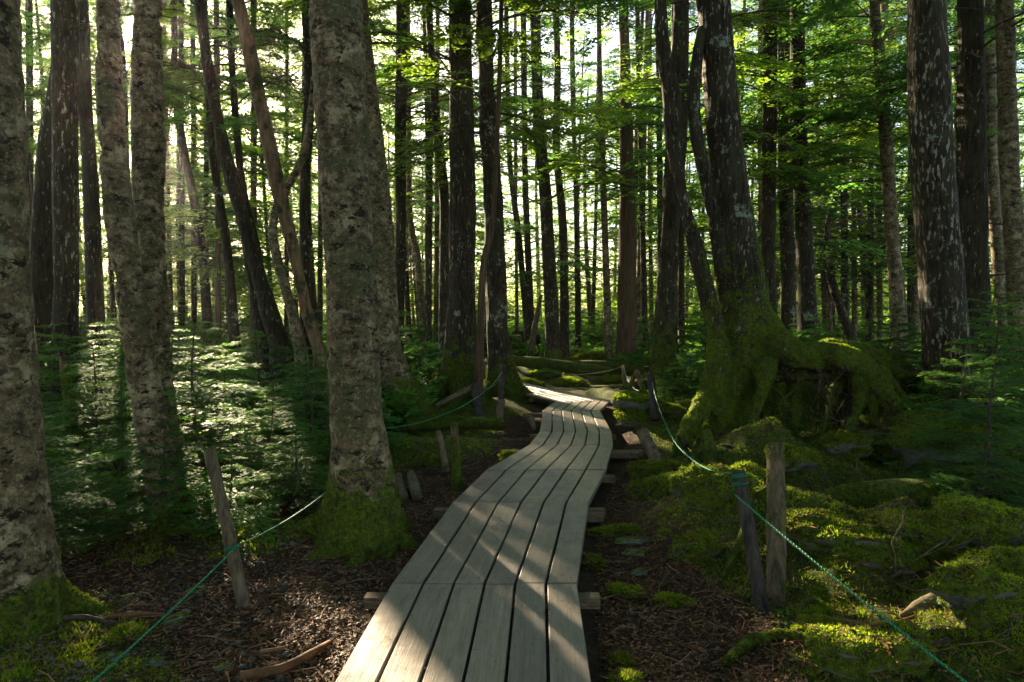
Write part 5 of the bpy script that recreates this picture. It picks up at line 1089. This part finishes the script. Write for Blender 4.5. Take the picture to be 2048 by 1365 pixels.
# gravel left of the path
x, y = scatter(16000, -5, 3, 2.2, 10, 1.4); pd = path_dist(x, y); k = (pd > .7) & (fbm2(x, y, 1.6, 3, 8.0) + .35 * (x < 0) - .1 > .12) & (pd < 2.4); x, y = x[k][:2600], y[k][:2600]; z = ground(x, y)
sv, sq = stone_mesh(rs, 1, 1, .6, 8, 5, .4); n = len(x); sc_ = rs.uniform(.005, .016, n) * (1 + (rs.rand(n) > .95)); az = rs.uniform(0, 6.28, n)
cs, sn = np.cos(az)[:, None], np.sin(az)[:, None]; st_ = rs.uniform(.6, 1, n)[:, None]
Vg = np.stack([(sv[None, :, 0] * cs - sv[None, :, 1] * sn * st_) * sc_[:, None] + x[:, None], (sv[None, :, 0] * sn + sv[None, :, 1] * cs * st_) * sc_[:, None] + y[:, None], sv[None, :, 2] * sc_[:, None] + z[:, None] + .004], -1).reshape(-1, 3)
Qg2 = (sq[None] + (np.arange(n) * len(sv))[:, None, None]).reshape(-1, 4)
tag(obj('gravel', make_mesh('gravel', Vg, [(Qg2, M['pebble'])])), 'grey gravel showing through the litter beside the boardwalk', 'gravel', kind='stuff')
# moss fronds on the ground
x, y = scatter(420000, -8, 9, 1.9, 12, 1.9); ms = moss_amt(x, y) + .75 * (fbm2(x, y, 4.5, 3)) ; k = (ms > .55) & (path_dist(x, y) > .7); x, y = x[k], y[k]
e = .02; z = ground(x, y); nn = np.stack([-(ground(x + e, y) - z) / e, -(ground(x, y + e) - z) / e, np.ones(len(x))], 1); nn /= np.linalg.norm(nn, axis=1)[:, None]
clump = .5 + sstep(-.3, .5, fbm2(x, y, 9, 2, 3.0))
p = np.stack([x, y, z], 1); vv, qq = blades(p, nn, rs, .022, .0036, 1.0); vv = vv.reshape(-1, 4, 3); vv = p[:, None] + (vv - p[:, None]) * clump[:, None, None] * (0.8 + .05 * y)[:, None, None]
tag(obj('moss_carpet', make_mesh('moss_carpet', vv.reshape(-1, 3), [(qq, M['moss_blade'])], False)), 'green moss carpet over soil, stones and roots', 'moss', kind='stuff')
x, y = scatter(60000, -8, 9, 1.9, 9, 1.6); ms = moss_amt(x, y) + .6 * (fbm2(x, y, 4.5, 3)); k = (ms > .5) & (path_dist(x, y) > .7) & (fbm2(x, y, 6, 2, 3.3) > .05); x, y = x[k], y[k]; z = ground(x, y)
p = np.repeat(np.stack([x, y, z], 1), 5, 0); p[:, :2] += rs.normal(0, .006, (len(p), 2)); nn = np.tile([0, 0, 1.0], (len(p), 1)); vv, qq = blades(p, nn, rs, .034, .005, 1.5)
tag(obj('moss_fronds', make_mesh('moss_fronds', vv, [(qq, M['moss_tip'])], False)), 'longer bright fronds of feather moss on the carpet', 'moss', kind='stuff')
# small herbs
x, y = scatter(5000, -8, 9, 2.6, 13, 1.3); ms = moss_amt(x, y); k = (ms > .35) & (path_dist(x, y) > .95) & (fbm2(x, y, .9, 2, 6.0) > .05); x, y = x[k][:900], y[k][:900]; LV = []
for a, b in zip(x, y):
    z = gz(a, b); n = rs.randint(4, 11)
    for q in range(n):
        az = rs.uniform(0, 6.28); r = rs.uniform(.01, .07); h = rs.uniform(.02, .09); c = np.array([a + r * math.cos(az), b + r * math.sin(az), z + h]); l = rs.uniform(.012, .026)
        d = np.array([math.cos(az), math.sin(az), rs.uniform(-.4, .3)]); s = np.array([-math.sin(az), math.cos(az), rs.uniform(-.3, .3)]); LV.append([c, c + d * l * .5 + s * l * .38, c + d * l, c + d * l * .5 - s * l * .38])
LV = np.array(LV); tag(obj('small_herbs', make_mesh('small_herbs', LV.reshape(-1, 3), [(np.arange(len(LV) * 4).reshape(-1, 4), M['fern_tip'])], False)), 'tiny fresh green herbs sprouting from the moss', 'herbs', kind='stuff')
# far undergrowth
rs2 = np.random.RandomState(8); sprs = [spray(rs2, .7, .16, False, .1, .5, 7) for _ in range(4)]; LV = []; WV = []; WQ = []; nW = 0; cnt = 0
while cnt < 2600:
    y = 10 + 60 * rs2.rand() ** 1.4; x = rs2.uniform(-.84, .84) * (y + 1)
    if path_dist(np.array([x]), np.array([y]))[0] < 1.5 or (y < 21.5 and 3.4 > x > -1.6): continue
    cnt += 1; z = gz(x, y)
    for b in range(rs2.randint(3, 7)):
        wv, wq, lq, tp = sprs[rs2.randint(4)]; Rm = rotz(rs2.uniform(0, 6.28)) @ roty(-R(rs2.uniform(0, 50))); s = rs2.uniform(.4, 1.0) * (1 + y / 60); c = np.array([x, y, z + rs2.uniform(0, .35)])
        LV.append(lq.reshape(-1, 3) @ Rm.T * s + c)
LV = np.vstack(LV); tag(obj('undergrowth', make_mesh('undergrowth', LV, [(np.arange(len(LV)).reshape(-1, 4), M['fern'])], False)), 'low green undergrowth covering the floor deep in the forest', 'undergrowth', kind='stuff')
# the forest beyond: clumps of sunlit foliage between the last trunks
LV = []; cnt = 0
while cnt < 11500:
    y = 38 + 75 * rs2.rand(); x = rs2.uniform(-.86, .86) * y
    if abs(x * SUN[1] - y * SUN[0]) / math.hypot(SUN[0], SUN[1]) < .35: continue
    cnt += 1; z = gz(x, y) + (4.5 * rs2.rand() if rs2.rand() < .5 else 1 + 22 * rs2.rand() ** 1.2)
    wv, wq, lq, tp = SP_FAR[rs2.randint(5)]; lq = lq[rs2.rand(len(lq)) < .5]; Rm = rotz(rs2.uniform(0, 6.28)) @ roty(-R(rs2.uniform(-20, 25))); sc__ = rs2.uniform(.8, 1.4) * 1.2
    LV.append(((lq - lq.mean((0, 1))) * 1.0).reshape(-1, 3) @ Rm.T * sc__ + np.array([x, y, z]))
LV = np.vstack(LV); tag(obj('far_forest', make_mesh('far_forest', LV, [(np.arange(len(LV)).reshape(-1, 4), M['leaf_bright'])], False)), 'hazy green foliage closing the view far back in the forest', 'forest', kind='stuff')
LV = []
for k in range(4500):
    y = rs2.uniform(26, 62); x = -y * rs2.uniform(.16, .84); z = 2.5 + 24 * rs2.rand() ** 1.1
    wv, wq, lq, tp = SP_FAR[rs2.randint(5)]; lq = lq[rs2.rand(len(lq)) < .55]; Rm = rotz(rs2.uniform(0, 6.28)) @ roty(-R(rs2.uniform(-20, 15))); q = ((lq - lq.mean((0, 1))).reshape(-1, 3) @ Rm.T + np.array([x, y, z])).reshape(-1, 4, 3)
    LV.append(q[~in_gap(q.mean(1), 1)].reshape(-1, 3))
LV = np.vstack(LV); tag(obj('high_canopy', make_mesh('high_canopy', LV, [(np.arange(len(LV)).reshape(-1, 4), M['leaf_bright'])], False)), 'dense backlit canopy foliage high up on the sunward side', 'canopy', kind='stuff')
# thin luminous air: one closed box round the whole scene
hv = np.array([(a, b, c) for c in (-5, 31) for b in (-125, 705) for a in (-505, 505)], float)
hm, hn, hl, hb = new_mat('haze'); hn.remove(hb); pv = hn.new('ShaderNodeVolumePrincipled'); pv.inputs['Density'].default_value = .0005; pv.inputs['Anisotropy'].default_value = .87; pv.inputs['Color'].default_value = (.95, .95, .92, 1)
hl.new(pv.outputs[0], hn['Material Output'].inputs['Volume'])
tag(obj('haze', make_mesh('haze', hv, [(np.array([(0, 2, 3, 1), (4, 5, 7, 6), (0, 1, 5, 4), (2, 6, 7, 3), (0, 4, 6, 2), (1, 3, 7, 5)]), hm)], False)), 'thin bright haze in the forest air', 'haze', kind='stuff')
sc.cycles.volume_bounces = 0
